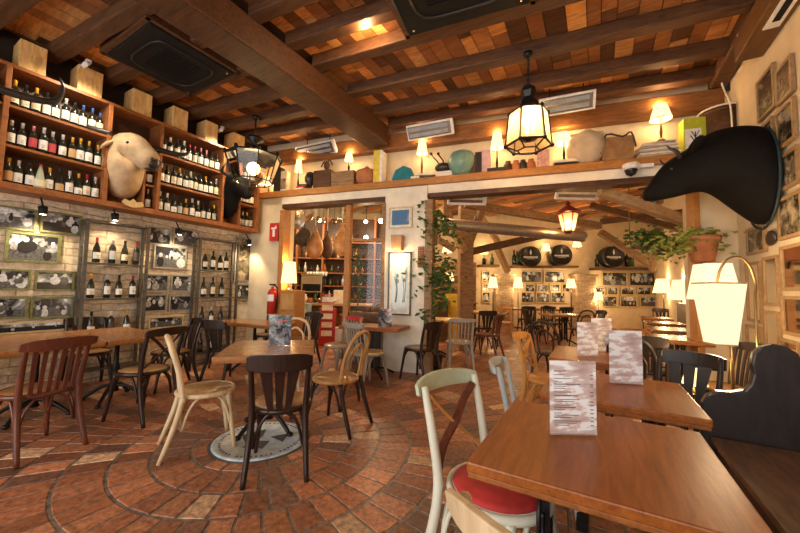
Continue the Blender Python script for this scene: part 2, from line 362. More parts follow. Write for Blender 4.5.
# ================================================================== CEILING of boards
def pcol():
    k = random.random()
    b = random.choice([(.26, .10, .03), (.13, .05, .018), (.3, .12, .034), (.09, .037, .014), (.24, .09, .025)])
    if k > .72: b = random.choice([(.68, .3, .08), (.56, .23, .06), (.5, .24, .08)])
    j = random.uniform(1.1, 1.65); return tuple(min(1, x*j) for x in b)
mb = MB(); x = -5.95; mb.col = (.05, .02, .01); mb.box((-2.2, 1.2, 4.25), (7.6, 8.8, .06))
while x < 1.6:
    wd = random.uniform(.13, .22); y = -3.1
    while y < 5.7:
        L = random.uniform(.3, .95); mb.col = pcol(); mb.box((x+wd/2, y+L/2, 4.202+random.uniform(-.004, .004)), (wd-.008, L-.006, .03)); y += L
    x += wd
struct('ceiling', mb, M_plank)
# main longitudinal beam
struct('ceiling_beam', MB().bar((-3.2, -3, 3.89), (-3.2, owp(-3.2)-.02, 3.89), .4, .33), M_beamr, .02)
# joists, each slightly askew like the old roof
jl = [(-.9, .09), (-.35, .09), (.2, .09), (.75, .095), (1.3, .09), (1.85, .09), (2.4, .1), (2.93, .12), (3.45, .14), (3.9, .16)]
for y_, s_ in jl:
    mb = MB(); mb.bar((-5.85, y_, 4.115), (-3.38, y_+s_*2.45, 4.115), .16, .15); struct('ceiling_beam', mb, M_joist, .014)
jr = [(-1.4, .08), (-.75, .08), (-.1, .08), (.55, .08), (1.15, .08), (1.75, .08), (2.3, .1), (2.83, .12), (3.28, .13), (4.0, .14), (4.68, .16), (5.2, .18)]
for y_, s_ in jr:
    mb = MB(); mb.bar((-3.02, y_-s_*3.02+.1, 4.115), (1.5, y_+s_*1.5+.1, 4.115), .15, .15); struct('ceiling_beam', mb, M_joist, .014)
mb = MB(); mb.bar((-5.8, owp(-5.8)+.2, 3.86), (1.45, owp(1.45)+.2, 3.86), .16, .27); struct('ceiling_beam', mb, M_shelfd := wood('plate_wood', (.14, .05, .014), (.34, .14, .04), .5, (3, 26, 26)), .02)
mb = MB(); mb.bar((1.4, -3, 4.12), (1.4, owp(1.4)+.2, 4.12), .18, .24); struct('ceiling_beam', mb, M_joist, .02)
# boxed casing with a slot grille along the mirror wall
cs = thing('ceiling_casing', 'wooden boxed casing with a white slot grille along the ceiling edge', 'casing', (1.39, 1.4, 3.87))
MB().box((0, 0, 0), (.21, 6.6, .24)).build('box', wood('casing_wood', (.1, .045, .014), (.2, .09, .03), .5, (20, 4, 20)), cs, .01)
m = MB(); m.box((.01, .6, -.126), (.11, 4.4, .012)); m.build('grille_frame', M_wht, cs); m = MB(); m.box((.01, .6, -.134), (.05, 4.2, .006)); m.build('slot', M_blk, cs)

# far-room ceiling of planks, sloping
mb = MB(); Rz = Matrix.Rotation(RF, 3, 'Z')
def fc(u, d, z): return r0*u + f0*d + Vector((0, 0, z))
def fz(d): return 4.75 - (d-4)*.07
e1 = (r0-f0).normalized(); e2 = (r0+f0).normalized()
u = -2.0
while u < 18:
    wd = random.uniform(.14, .24); d = -14
    while d < 10:
        L = random.uniform(.8, 2.2); P0 = e2*(u+wd/2)+e1*d; P1 = e2*(u+wd/2)+e1*(d+L-.01)
        if all(q.y-owp(q.x) > .32 and -9.0 < q.x < 2.1 and q.dot(f0) < 13.1 for q in (P0, P1)):
            mb.col = tuple(min(1, q*1.15) for q in pcol()); P0.z = fz(P0.dot(f0)); P1.z = fz(P1.dot(f0)); mb.bar(P0, P1, wd-.01, .04)
        d += L
    u += wd
struct('ceiling_far', mb, M_plank)
mb = MB(); mb.box((-3.2, 9.6, 5.1), (13, 15, .1)); struct('roof', mb, M_plank)

# ================================================================== CHAIRS  (local: faces +y, seat centre over the origin)
W_dark = wood('chair_dark', (.012, .005, .0035), (.036, .015, .009), .35, (20, 20, 5), .1, ((.2, .09, .05), .72), .2)
W_red = wood('chair_mahogany', (.07, .018, .01), (.17, .048, .024), .35, (20, 20, 5), .1, ((.36, .17, .1), .66), .3)
W_honey = wood('chair_honey', (.3, .14, .04), (.55, .3, .1), .35, (20, 20, 5), .1, None, .2)
W_bare = wood('chair_bare', (.46, .32, .17), (.76, .6, .38), .5, (16, 16, 4), .15, ((.3, .17, .08), .64))
W_orange = wood('chair_orange', (.5, .2, .04), (.72, .36, .09), .4, (16, 16, 4), .1)
W_mint = wood('chair_mint', (.36, .42, .28), (.52, .56, .4), .5, (8, 8, 8), .1, ((.68, .62, .42), .66))
W_ivory = wood('chair_ivory', (.58, .58, .46), (.74, .73, .6), .5, (8, 8, 4), .1, ((.4, .36, .25), .7))
W_pale = wood('chair_pale_blue', (.36, .41, .42), (.55, .57, .54), .5, (10, 10, 4), .15, ((.62, .56, .42), .58))
W_blue = wood('chair_blue_splat', (.12, .2, .25), (.3, .4, .44), .5, (14, 14, 3), .15, ((.5, .46, .36), .64))
W_grey = wood('chair_grey', (.26, .24, .2), (.4, .36, .3), .5, (12, 12, 4), .15, ((.16, .1, .06), .68))
W_seat = wood('seat_worn', (.34, .17, .05), (.6, .36, .14), .3, (6, 24, 6), .1, ((.66, .6, .5), .6), .3)
W_black = wood('chair_black', (.015, .011, .01), (.045, .03, .022), .4, (14, 14, 4), .1)
M_cush = flat('red_cushion', (.42, .025, .02), .75, 0, .2, 18, .2); M_hide = flat('bronze_leather', (.32, .18, .08), .4, 0, .2, 12, .1)
M_cane = wood('seat_brown', (.2, .09, .03), (.4, .2, .08), .28, (18, 5, 5), .1, None, .3)

PROTO = {}
def chair_parts(kind, fr, seat, rail, slat, cush=None, legm=None):
    frame_ = fr; fr = legm or fr
    t = bpy.data.objects.new('dining_chair', None); C.objects.link(t); t['category'] = 'chair'; t.empty_display_size = .1
    loop = kind in ('loop',)
    # seat with its bent rim
    m = MB(); m.lathe([(.001, .435), (.19, .435), (.197, .452), (.19, .463), (.001, .456)], seg=28, sx=1.0, sy=1.02); so = m.build('seat', seat, t)
    m = MB(); m.tube([(.205*math.cos(2*PI*k/28), .209*math.sin(2*PI*k/28), .447) for k in range(29)], .016, 8, flat=1.2, cap=False); m.build('seat_rim', frame_, so)
    if cush: m = MB(); m.lathe([(.185, .455), (.192, .468), (.17, .484), (.08, .49), (.001, .491)], seg=28, sx=1, sy=1.02); m.build('cushion', cush, so)
    for s_ in (-1, 1):
        m = MB(); m.tube([(s_*.15, .14, .44), (s_*.165, .17, .25), (s_*.19, .205, 0)], [.022, .019, .015], 8, smooth=3); m.build('leg', fr, t)
        if kind == 'loop':
            m = MB(); m.tube([(s_*.2, -.3, 0), (s_*.185, -.215, .25), (s_*.18, -.17, .45)], [.016, .021, .021], 8, smooth=3)
        else:
            m = MB(); m.tube([(s_*.2, -.29, 0), (s_*.185, -.215, .25), (s_*.178, -.185, .45), (s_*.185, -.215, .65), (s_*.19, -.265, .85)], [.017, .022, .022, .02, .016], 8, smooth=4)
        m.build('leg', fr, t)
    ar = [(-.165, .17, .2), (-.13, .175, .34), (-.06, .17, .43), (.06, .17, .43), (.13, .175, .34), (.165, .17, .2)]
    for q in range(4):
        Rq = Matrix.Rotation(q*PI/2, 3, 'Z'); m = MB(); m.tube([Rq @ Vector((p[0], p[1], p[2])) for p in ar], .0115, 6, smooth=3); m.build('brace', fr, t)
    def back(x, z):       # the curved surface of the backrest
        return Vector((x, -.19-.19*max(0, z-.46)-.0*x*x - .035 + .9*x*x*.9, z))
    def rail_(z0, z1, hw, th=.02, bow=0.0):
        m = MB(); n = 12; A_ = []
        for k in range(n+1):
            x = -hw+2*hw*k/n; e = 1-abs(2*k/n-1)**6*.35; b = bow*(1-(2*k/n-1)**2)
            zc = (z0+z1)/2; hh = (z1-z0)/2*e; yy = back(0, zc).y - .03 + (x*x)*1.1
            A_.append([m.vv((x, yy-th/2, zc-hh+b*.3)), m.vv((x, yy-th/2-.012, zc+hh+b)), m.vv((x, yy+th/2-.012, zc+hh+b)), m.vv((x, yy+th/2, zc-hh+b*.3))])
        for a, b in zip(A_, A_[1:]):
            for k in range(4): m.face((a[k], a[(k+1) % 4], b[(k+1) % 4], b[k]), False)
        m.face(A_[0][::-1]); m.face(A_[-1]); return m
    def slat_(x0, x1, w0, w1, z0=.46, z1=.80, name='slat', th=.011):
        m = MB(); n = 6; A_ = []
        for k in range(n+1):
            q = k/n; x = x0+(x1-x0)*q; wd = w0+(w1-w0)*q; z = z0+(z1-z0)*q; yb = -.185-.15*max(0, z-.46)*(1+(z-.46))-.02+.9*x*x*(q) + (.0 if kind != 'x' else 0)
            A_.append([m.vv((x-wd/2, yb-th/2, z)), m.vv((x+wd/2, yb-th/2, z)), m.vv((x+wd/2, yb+th/2, z)), m.vv((x-wd/2, yb+th/2, z))])
        for a, b in zip(A_, A_[1:]):
            for k in range(4): m.face((a[k], a[(k+1) % 4], b[(k+1) % 4], b[k]))
        m.face(A_[0][::-1]); m.face(A_[-1]); return m.build(name, slat, t)
    if kind == 'slat':
        rail_(.785, .865, .235, .022, .012).build('top_rail', rail, t, .004)
        for k in range(6): slat_(-.125+.05*k, -.135+.054*k, .026, .03)
    elif kind == 'bars':
        rail_(.80, .865, .215, .02, .0).build('top_rail', rail, t, .004)
        for k in range(5): slat_(-.11+.055*k, -.11+.055*k, .016, .016)
    elif kind == 'fan':
        rail_(.745, .865, .215, .02, .0).build('top_rail', rail, t, .004)
        slat_(-.055, -.095, .035, .085, .44, .77); slat_(0, 0, .038, .075, .44, .77); slat_(.055, .095, .035, .085, .44, .77)
    elif kind == 'cross':
        rail_(.80, .87, .225, .022, .014).build('top_rail', rail, t, .004)
        for s_ in (-1, 1):
            m = MB(); m.tube([(-s_*.175, -.195, .5), (-s_*.09, -.232, .58), (0, -.245-.008*s_, .66), (s_*.09, -.26, .74), (s_*.165, -.255, .81)], .021, 8, smooth=3, flat=.35); m.build('cross_bar', slat[s_ > 0] if isinstance(slat, list) else slat, t)
    elif kind == 'splat':
        rail_(.80, .86, .22, .022, .004).build('top_rail', rail, t, .004)
        slat_(0, 0, .12, .13, .45, .8, 'splat')
    elif kind == 'loop':
        pts = [(-.18, -.17, .44), (-.19, -.195, .6), (-.185, -.235, .74), (-.13, -.275, .86), (0, -.295, .905), (.13, -.275, .86), (.185, -.235, .74), (.19, -.195, .6), (.18, -.17, .44)]
        m = MB(); m.tube(pts, .0185, 8, smooth=5); m.build('back_loop', rail, t)
        pts = [(-.09, -.185, .45), (-.115, -.205, .6), (-.1, -.235, .72), (0, -.265, .79), (.1, -.235, .72), (.115, -.205, .6), (.09, -.185, .45)]
        m = MB(); m.tube(pts, .014, 8, smooth=5); m.build('inner_loop', rail, t)
    return t
def chair(key, kind, mats, x, y, face, label, group=None, sc_=1.0):
    """face: direction (dx,dy) the sitter looks at"""
    rz = math.atan2(-face[0], face[1])
    if key not in PROTO:
        t = chair_parts(kind, *mats); PROTO[key] = t; KIDS[t.name] = list(t.children)
        t.location = (x, y, 0); t.rotation_euler = (0, 0, rz); t['label'] = label
        if group: t['group'] = group
    else: t = copytree(PROTO[key], (x, y, 0), rz, label, group)
    t.scale = (sc_,)*3
    return t
K = {'slatred': ('slat', (W_red, M_cane, W_red, W_red)), 'crossdark': ('cross', (W_dark, W_seat, W_dark, W_dark)), 'bare': ('loop', (W_bare, W_seat, W_bare, W_bare)),
     'fandark': ('fan', (W_dark, W_dark, W_dark, W_dark, M_hide)), 'honey': ('loop', (W_honey, M_cane, W_honey, W_honey, None, W_dark)), 'bargrey': ('bars', (W_grey, W_seat, W_grey, W_grey)),
     'redtop': ('bars', (W_grey, W_seat, M_red, W_grey)), 'fan2': ('fan', (W_dark, M_cane, W_dark, W_dark)), 'splatpale': ('splat', (W_pale, W_pale, W_pale, W_blue)),
     'mint': ('cross', (W_ivory, W_ivory, W_mint, [W_red, W_orange], M_cush)), 'orange': ('cross', (W_orange, W_orange, W_orange, W_orange)), 'barecross': ('cross', (W_bare, W_bare, W_bare, W_bare)),
     'black': ('fan', (W_black, W_black, W_black, W_black)), 'blackslat': ('slat', (W_black, M_cane, W_black, W_black)), 'redfan': ('fan', (W_red, W_red, W_red, W_red)), 'loopblack': ('loop', (W_black, W_black, W_black, W_black))}
def CH(key, x, y, face, label, group=None, sc_=1.0): return chair(key, K[key][0], K[key][1], x, y, face, label, group, sc_)
# wine-wall side
CH('slatred', -3.88, .95, (-1, -.2), 'mahogany slat-back chair with worn paint, pulled out from the long table by the wine wall', sc_=1.02)
CH('crossdark', -3.94, 1.72, (-1, -.28), 'dark brown cross-back chair with round worn seat at the end of the long table', sc_=1.02)
CH('bare', -2.84, 1.71, (.42, .9), 'stripped pale bentwood chair with worn seat, standing beside the round floor plaque')
CH('fandark', -2.07, 1.83, (-.7, .7), 'dark chair with three fan-shaped back slats and bronze leather seat on the floor plaque')
CH('honey', -2.2, 2.6, (-1, -.12), 'honey bentwood loop-back chair at the square table, facing the floor plaque')
CH('bare', -3.24, 2.95, (.5, -.8), 'pale bentwood loop-back chair tucked behind the square table with the standing photo menu')
CH('blackslat', -5.52, .75, (1, 0), 'black slat-back chair at the wall side of the long table, under the olive frames')
CH('fan2', -5.5, 1.8, (1, -.1), 'brown chair between the extension table and the stone wall')
CH('fan2', -4.75, 2.38, (-.2, -1), 'brown wooden chair at the short table end, before the first iron bottle rack')
# window table by the wine wall
CH('black', -4.4, 2.95, (-.15, 1), 'black chair with low rail at the small table before the second iron bottle rack')
CH('blackslat', -5.1, 4.15, (.3, -1), 'black chair behind the small table near the fire extinguisher')
CH('blackslat', -4.35, 4.2, (-.1, -1), 'black chair behind the small table beside the bar entrance')
# by the white column
CH('bargrey', -2.68, 3.82, (.25, 1), 'grey painted chair with thin vertical back bars at the table by the white column')
CH('redtop', -3.38, 4.05, (-.2, -1), 'chair with red top rail behind the honey bentwood chair')
CH('fan2', -2.28, 4.55, (-1, .25), 'small dark brown chair with round seat facing the table by the white column')
CH('bargrey', -2.02, 5.5, (-.6, 1), 'grey chair with worn seat beside the yellow-topped table past the column')
CH('redfan', -1.9, 6.75, (-1, .1), 'dark red fan-back chair at the end of the yellow-topped table')
CH('black', -2.3, 7.9, (-.6, .8), 'black chair standing in the aisle beside the pale far table')
# dining row
CH('mint', -.385, 1.56, (.94, -.3), 'ivory and mint green cross-back chair with red cushion pushed under the big table', sc_=1.02)
CH('barecross', -.003, .965, (.33, .94), 'bare wood cross-back chair at the near edge of the big table', sc_=1.0)
CH('splatpale', -.33, 2.47, (.95, .1), 'pale blue-grey chair with wide blue central splat at the second table', sc_=.97)
CH('orange', -.42, 3.75, (.96, -.15), 'orange pine cross-back chair with round seat at the third table')
CH('black', .5, 3.25, (-.5, -1), 'dark chair with pale-edged curved back beside the mirror wall lamps')
CH('blackslat', 1.0, 4.35, (-.9, -.3), 'dark slat-back chair leaning near the small lit lamp')
CH('black', .52, 4.85, (.3, 1), 'dark chair in front of the first table of the far bench row')
CH('loopblack', .28, 4.1, (.1, 1), 'dark chair behind the standing menus, before the bench row')

# ================================================================== TABLES
def table(x, y, rz, lx, ly, label, top=M_table, edge=M_tedge, base='cross', h=.75, group=None, feet=1):
    t = thing('dining_table', label, 'table', (x, y, 0), rz, group)
    MB().box((0, 0, h-.02), (lx, ly, .036)).build('tabletop', top, t, .006)
    MB().box((0, 0, h-.045), (lx-.008, ly-.008, .02)).build('top_edge', edge, t, .004)
    if base == 'arc':
        for cx in ([0] if feet == 1 else [-lx/2+.35, lx/2-.35] if lx > ly else [0]):
            for cy in ([0] if feet == 1 or lx > ly else [-ly/2+.32, ly/2-.32]):
                m = MB(); m.lathe([(.05, .1), (.028, .16), (.026, .3), (.04, .36), (.024, .42), (.024, .66), (.05, .7)], (cx, cy, 0), 12); m.box((cx, cy, h-.06), (.3, .3, .012)); m.build('pedestal', M_iron, t)
                for k in range(4):
                    a = PI/4+k*PI/2; m = MB(); m.tube([(cx, cy, .17), (cx+.12*math.cos(a), cy+.12*math.sin(a), .15), (cx+.24*math.cos(a), cy+.24*math.sin(a), .07), (cx+.3*math.cos(a), cy+.3*math.sin(a), .02)], [.022, .02, .018, .016], 8, smooth=3)
                    m.ball((cx+.3*math.cos(a), cy+.3*math.sin(a), .022), (.03, .03, .022)); m.build('foot', M_iron, t)
    elif base == 'trestle':
        for s_ in (-1, 1):
            m = MB(); cx = s_*(lx/2-.2)
            for q in (-1, 1): m.box((cx, q*.05, .36), (.035, .035, .7))
            m.box((cx, 0, .7), (.05, ly*.7, .03)); m.bar((cx, -ly*.35, .03), (cx, ly*.35, .03), .06, .05); m.build('trestle_leg', M_iron, t)
            m = MB()
            for q in (-1, 1):
                m = MB(); m.tube([(cx, q*.06, .1), (cx, q*.16, .14), (cx, q*.2, .26), (cx, q*.12, .3), (cx, q*.1, .22), (cx, q*.15, .2)], .008, 6, smooth=4)
                m.tube([(cx, q*.06, .62), (cx, q*.18, .58), (cx, q*.2, .46), (cx, q*.11, .42), (cx, q*.1, .5)], .008, 6, smooth=4); m.build('scrollwork', M_iron, t)
    else:
        for cx in (-.05, .05):
            for cy in (-.05, .05): pass
        m = MB()
        for cx in (-.06, .06):
            for cy in (-.06, .06): m.box((cx, cy, .4), (.03, .03, .62))
        m.build('pedestal', M_iron, t)
        for k in range(4):
            a = PI/4+k*PI/2; m = MB(); m.tube([(.05*math.cos(a), .05*math.sin(a), .12), (.2*math.cos(a), .2*math.sin(a), .08), (.33*math.cos(a), .33*math.sin(a), .018)], .018, 6, smooth=3); m.build('foot', M_iron, t)
    return t
table(-.012, 1.515, 0, .75, .76, 'big square oak table with a pale worn edge, holding the tall standing menu', base='trestle')
table(.08, 2.47, 0, .74, .74, 'square oak table between the big table and the third table, with a standing menu', base='trestle')
table(-.12, 3.65, 0, .52, .8, 'third oak table in the dining row, partly hidden by menus')
table(-2.66, 2.2, math.radians(44), .78, .86, 'square walnut table standing over the round floor plaque', M_tabler, M_tedge, 'arc')
table(-4.78, .68, 0, 1.25, 1.6, 'long reddish table beside the wine wall, under the beige bull head', M_tabler, M_tedge, 'arc', feet=2)
table(-4.76, 1.8, 0, 1.2, .6, 'narrow extension table joined to the long table by the wine wall', M_tabler, M_tedge, 'arc')
table(-4.72, 3.58, math.radians(6), 1.15, .62, 'small walnut table before the second iron bottle rack', M_tabler, M_tedge, 'arc')
table(-2.95, 4.36, OA, .95, .56, 'narrow oak table against the white column', M_table, M_tedge, 'cross', .75)
table(-2.75, 6.15, math.radians(25), 1.1, .7, 'yellow-topped table beyond the column beside the ivy', wood('yellow_top', (.5, .3, .08), (.75, .5, .18), .3, (5, 24, 24)), M_tedge)
table(-2.95, 9.1, math.radians(28), 1.3, .7, 'pale topped table near the first floor lamp of the far room', wood('pale_top', (.55, .4, .2), (.8, .62, .36), .3, (5, 24, 24)), M_tedge)
for k, (x, y, lab) in enumerate(((.9, 5.75, 'slim dark-edged table at the start of the far bench row'), (1.05, 7.1, 'second slim table of the far bench row'), (1.15, 8.6, 'third slim table of the far bench row'), (1.2, 10.2, 'last slim table of the far bench row, by the lamps'))):
    table(x, y, 0, .62, .7, lab, M_tabler, M_tedge, group='tables along the far bench')
gx = FP(533, 312, 11.3); table(gx.x, gx.y, RF, 1.7, .75, 'wide dark table in front of the nine framed photographs', M_tabler, M_tedge)
gb = G(563, 314, .75); table(gb.x, gb.y, RF, .95, .8, 'brown table in the middle of the far room before a brick pillar', M_tabler, M_tedge)
for (g, a_, b_, fc_, key, lab) in ((gx, -.5, -.66, f0, 'black', 'black chair at the far table, closer to the first brick pillar'), (gx, .1, -.66, f0, 'blackslat', 'black slat chair at the middle of the far table before the photographs'), (gx, .65, -.66, f0, 'black', 'black chair at the far table, closer to the second brick pillar'),
        (gb, -.72, 0, r0, 'black', 'black chair on the aisle side of the brown far-room table'), (gb, .75, .05, -r0, 'black', 'black chair by the second brick pillar, at the brown far-room table'), (gb, .1, -.68, f0, 'loopblack', 'dark bentwood chair at the front of the brown far-room table'), (gb, 0, .68, -f0, 'loopblack', 'dark bentwood chair behind the brown far-room table')):
    q = g+r0*a_+f0*b_; CH(key, q.x, q.y, fc_, lab)
for (px, py, fc_, key, lab) in ((553, 352, (.4, 1), 'loopblack', 'dark bentwood chair behind the orange pine chair'), (505, 322, (.3, -1), 'orange', 'pale wooden chair against the first brick pillar'),
        (660, 322, (-.2, -1), 'fan2', 'brown chair at the end of the far bench row'), (640, 316, (-.5, -1), 'fan2', 'brown chair behind the menus below the ten photographs')):
    g = G(px, py, .46); CH(key, g.x, g.y, fc_, lab)

# ================================================================== BENCH with high back (old church pew) at the mirror wall
bn = thing('wooden_bench', 'old dark wooden bench with high curved end panel beside the big table', 'bench', (.85, 1.3, 0))
W_pew = wood('pew_wood', (.085, .042, .02), (.27, .14, .065), .35, (20, 4, 20), .25, ((.24, .12, .06), .66), .3)
W_pewd = wood('pew_panel', (.016, .011, .01), (.045, .028, .022), .4, (12, 12, 4), .2, ((.2, .15, .12), .74), .2)
MB().box((-.04, -.02, .435), (.44, 3.1, .035)).build('seat', W_pew, bn, .006)
MB().box((-.22, -.02, .36), (.03, 3.1, .12)).build('seat_apron', W_pewd, bn)
MB().box((.2, -.02, .52), (.04, 3.1, 1.0)).build('backrest', W_pewd, bn, .008)
pts = [(700, 431), (701, 402), (706, 395), (716, 391), (732, 392), (744, 390), (750, 384), (753, 374), (751, 364), (753, 353), (760, 347), (772, 344), (786, 346), (797, 353), (803, 362)]
poly = [PL(a, b, (0, 2.86, 0), (0, 1, 0)) for a, b in pts]
poly = [(p.x-.85, p.z) for p in poly]; poly = [(poly[0][0], .0)] + poly + [(poly[-1][0], .0)]
MB().prism(poly, 'y', 1.545, 1.605).build('end_panel', W_pewd, bn, .01)
b2 = thing('wooden_bench', 'dark high-backed bench running along the far row of slim tables', 'bench', (1.62, 8.55, 0))
MB().box((-.05, 0, .44), (.36, 5.0, .04)).build('seat', W_pew, b2); MB().box((.15, 0, .6), (.04, 5.0, 1.0)).build('backrest', W_pewd, b2)
MB().prism([(-.25, 0), (-.25, .7), (.0, .8), (.1, 1.12), (.17, 1.15), (.17, 0)], 'y', -2.56, -2.5).build('end_panel', W_pewd, b2)

# ================================================================== MENUS
M_menu = None
def menumat():
    m, t, b = nt('menu_card', .35); tc = N(t, 'ShaderNodeTexCoord'); mp = N(t, 'ShaderNodeMapping'); mp.inputs['Scale'].default_value = (8, 8, 26)
    t.links.new(tc.outputs['Object'], mp.inputs[0]); n = N(t, 'ShaderNodeTexNoise', i_Scale=1.0, i_Detail=5.0, i_Roughness=.55); t.links.new(mp.outputs[0], n.inputs['Vector'])
    n2 = N(t, 'ShaderNodeTexNoise', i_Scale=1.2, i_Detail=1.0); t.links.new(mp.outputs[0], n2.inputs['Vector'])
    r = ramp(t, n.outputs[0], [(.3, (.42, .29, .27)), (.44, (.6, .46, .43)), (.5, (.68, .56, .53)), (.53, (.88, .88, .9)), (.72, (.9, .9, .92))])
    t.links.new(r.outputs[0], b.inputs['Base Color']); return m
M_menu = menumat(); M_ink = flat('menu_ink', (.16, .13, .14), .6); M_inkr = flat('menu_ink_red', (.5, .1, .12), .6)
def menu(x, y, rz, wd, ht, label, kind='text', z=.75):
    t = thing('menu_card', label, 'menu', (x, y, z+.002), rz, None)
    m = MB(); m.box((0, 0, ht/2), (wd, .004, ht)); m.build('card', M_menu if kind != 'photo' else M_photo, t)
    m = MB(); m.box((0, .012, ht/2), (wd, .004, ht)); m.box((0, .006, .003), (wd, .03, .004)); m.build('acrylic_holder', M_glass if kind != 'photo' else M_glass, t)
    if kind == 'text':
        m = MB(); z_ = ht*.86; k = 0; rr = random.Random(3)
        while z_ > ht*.1:
            L = rr.uniform(.15, .62)*wd; m.box((-wd*.42+L/2, -.0028, z_), (L, .0012, ht*.008 if k % 4 else ht*.013))
            if k % 3: m.box((wd*.4, -.0028, z_), (wd*.07, .0012, ht*.012))
            z_ -= ht*rr.choice([.028, .028, .05]); k += 1
        m.build('printed_lines', M_ink, t); m = MB(); m.box((-.05*wd, -.0028, ht*.53), (wd*.3, .0012, ht*.012)); m.build('red_heading', M_inkr, t)
    if kind == 'photo':
        m = MB(); m.box((wd*.1, -.003, ht*.8), (wd*.5, .001, ht*.04)); m.build('red_heading', M_red, t)
    return t
menu(-.09, 1.56, math.radians(30), .185, .29, 'tall standing menu with printed lines on the big square table')
menu(.15, 2.6, math.radians(20), .19, .33, 'standing menu seen from its blank marbled side on the table behind the big one', 'blank')
menu(-.08, 3.5, math.radians(28), .18, .3, 'marbled standing menu on the third table, half hidden by the one before it', 'blank')
menu(.03, 3.85, math.radians(20), .18, .32, 'tall marbled menu standing deepest on the third table', 'blank')
menu(-2.66, 2.3, math.radians(44-12), .21, .29, 'standing menu with black and white photograph and red heading on the walnut table', 'photo')
menu(-2.75, 4.33, math.radians(30), .2, .26, 'photo menu standing on the narrow table by the white column', 'photo')

# ================================================================== WINE RACK along the stone wall
rk = thing('wine_rack', 'long reddish wooden wine rack high on the stone wall', 'wine rack', (XL, 0, 0))
Z0, Z1 = 2.36, 3.68; RY = [.93, 1.83, 2.44, 3.42, 3.74, 4.12]
MB().box((.17, 1.55, Z0-.02), (.34, 5.2, .045)).build('bottom_board', M_rack, rk, .004)
MB().box((.17, 1.55, Z1), (.34, 5.2, .04)).build('top_board', M_rack, rk, .004)
MB().box((.01, 1.55, (Z0+Z1)/2), (.02, 5.16, Z1-Z0)).build('back_panel', wood('rack_back', (.05, .02, .01), (.1, .04, .02)), rk)
MB().box((.35, 1.55, Z0-.01), (.02, 5.2, .07)).build('front_rail', M_rack, rk)
for y in [-.9, .0]+RY: MB().box((.175, y, (Z0+Z1)/2), (.35, .045, Z1-Z0)).build('upright', M_rack, rk, .003)
SZ = [Z0+.005, 2.79, 3.23]
for (a, b) in ((-.9, 0), (0, .93), (.93, 1.83), (2.44, 3.42), (3.74, 4.12)):
    for z in SZ[1:]: MB().box((.17, (a+b)/2, z-.0), (.33, b-a-.03, .028)).build('shelf', M_rack, rk)
# narrow side bay beside the beige bull
MB().box((.17, 2.27, 2.72), (.3, .025, .72)).build('upright', M_rack, rk); MB().box((.17, 2.355, 2.72), (.3, .17, .025)).build('shelf', M_rack, rk)

# bottles ----------------------------------------------------------
M_bott = flat('dark_bottle_glass', (.018, .02, .012), .12, 0, .2, 6, 0, .6); M_bgreen = flat('green_bottle_glass', (.05, .1, .04), .12, 0, .2, 6); M_bclear = flat('cloudy_bottle', (.5, .55, .38), .3, 0, .15, 6)
LABC = {'white': (.84, .82, .76), 'cream': (.78, .7, .5), 'grey': (.5, .52, .52), 'red': (.5, .05, .06), 'tan': (.6, .36, .16), 'dark': (.08, .06, .05)}
CAPC = {'black': (.02, .02, .02), 'yellow': (.8, .45, .03), 'blue': (.05, .12, .4), 'red': (.45, .02, .03), 'silver': (.6, .6, .6), 'white': (.8, .8, .76), 'pink': (.6, .2, .2)}
ML = {k: flat('label_'+k, v, .6, 0, .05, 30) for k, v in LABC.items()}; MC = {k: flat('capsule_'+k, v, .35, .3, .05, 20) for k, v in CAPC.items()}
MESH = {}
def bmesh_(kind, what):
    key = (kind, what)
    if key in MESH: return MESH[key]
    if kind == 'burg': prof = [(.03, 0), (.04, .004), (.041, .13), (.034, .19), (.017, .235), (.0135, .26), (.0135, .30), (.015, .302), (.015, .312), (.001, .313)]; R = .0415
    elif kind == 'cone': prof = [(.035, 0), (.055, .01), (.05, .1), (.03, .2), (.015, .27), (.014, .3), (.001, .302)]; R = .056
    else: prof = [(.03, 0), (.0375, .004), (.0375, .195), (.03, .222), (.015, .24), (.0135, .26), (.0135, .3), (.015, .302), (.015, .312), (.001, .313)]; R = .038
    m = MB()
    if what == 'b': m.lathe(prof, seg=12)
    elif what == 'l':
        n = 8; z0, z1 = (.045, .125) if kind != 'bord' else (.05, .16); A_ = []
        for k in range(n+1):
            a = -PI/2-1.25+2.5*k/n; A_.append((m.vv((R*1.02*math.cos(a), R*1.02*math.sin(a), z0)), m.vv((R*1.02*math.cos(a), R*1.02*math.sin(a), z1))))
        for a, b in zip(A_, A_[1:]): m.face((a[0], b[0], b[1], a[1]), True)
        a_, b_ = [], []
    elif what == 's':
        z = .10 if kind == 'bord' else .085
        for dz, wd in ((0, .03), (-.018, .02), (-.03, .026)): m.box((0, -R*1.035, z+dz), (wd, .001, .004))
    else: m.lathe([(.0145, .245), (.0148, .30), (.0162, .302), (.0162, .314), (.001, .315)], seg=10)
    MESH[key] = m; return m
MM = {}
def gm(kind, what, mat, nm):
    k = (kind, what, mat.name)
    if k not in MM: MM[k] = bmesh_(kind, what).mesh(nm, mat)
    return MM[k]
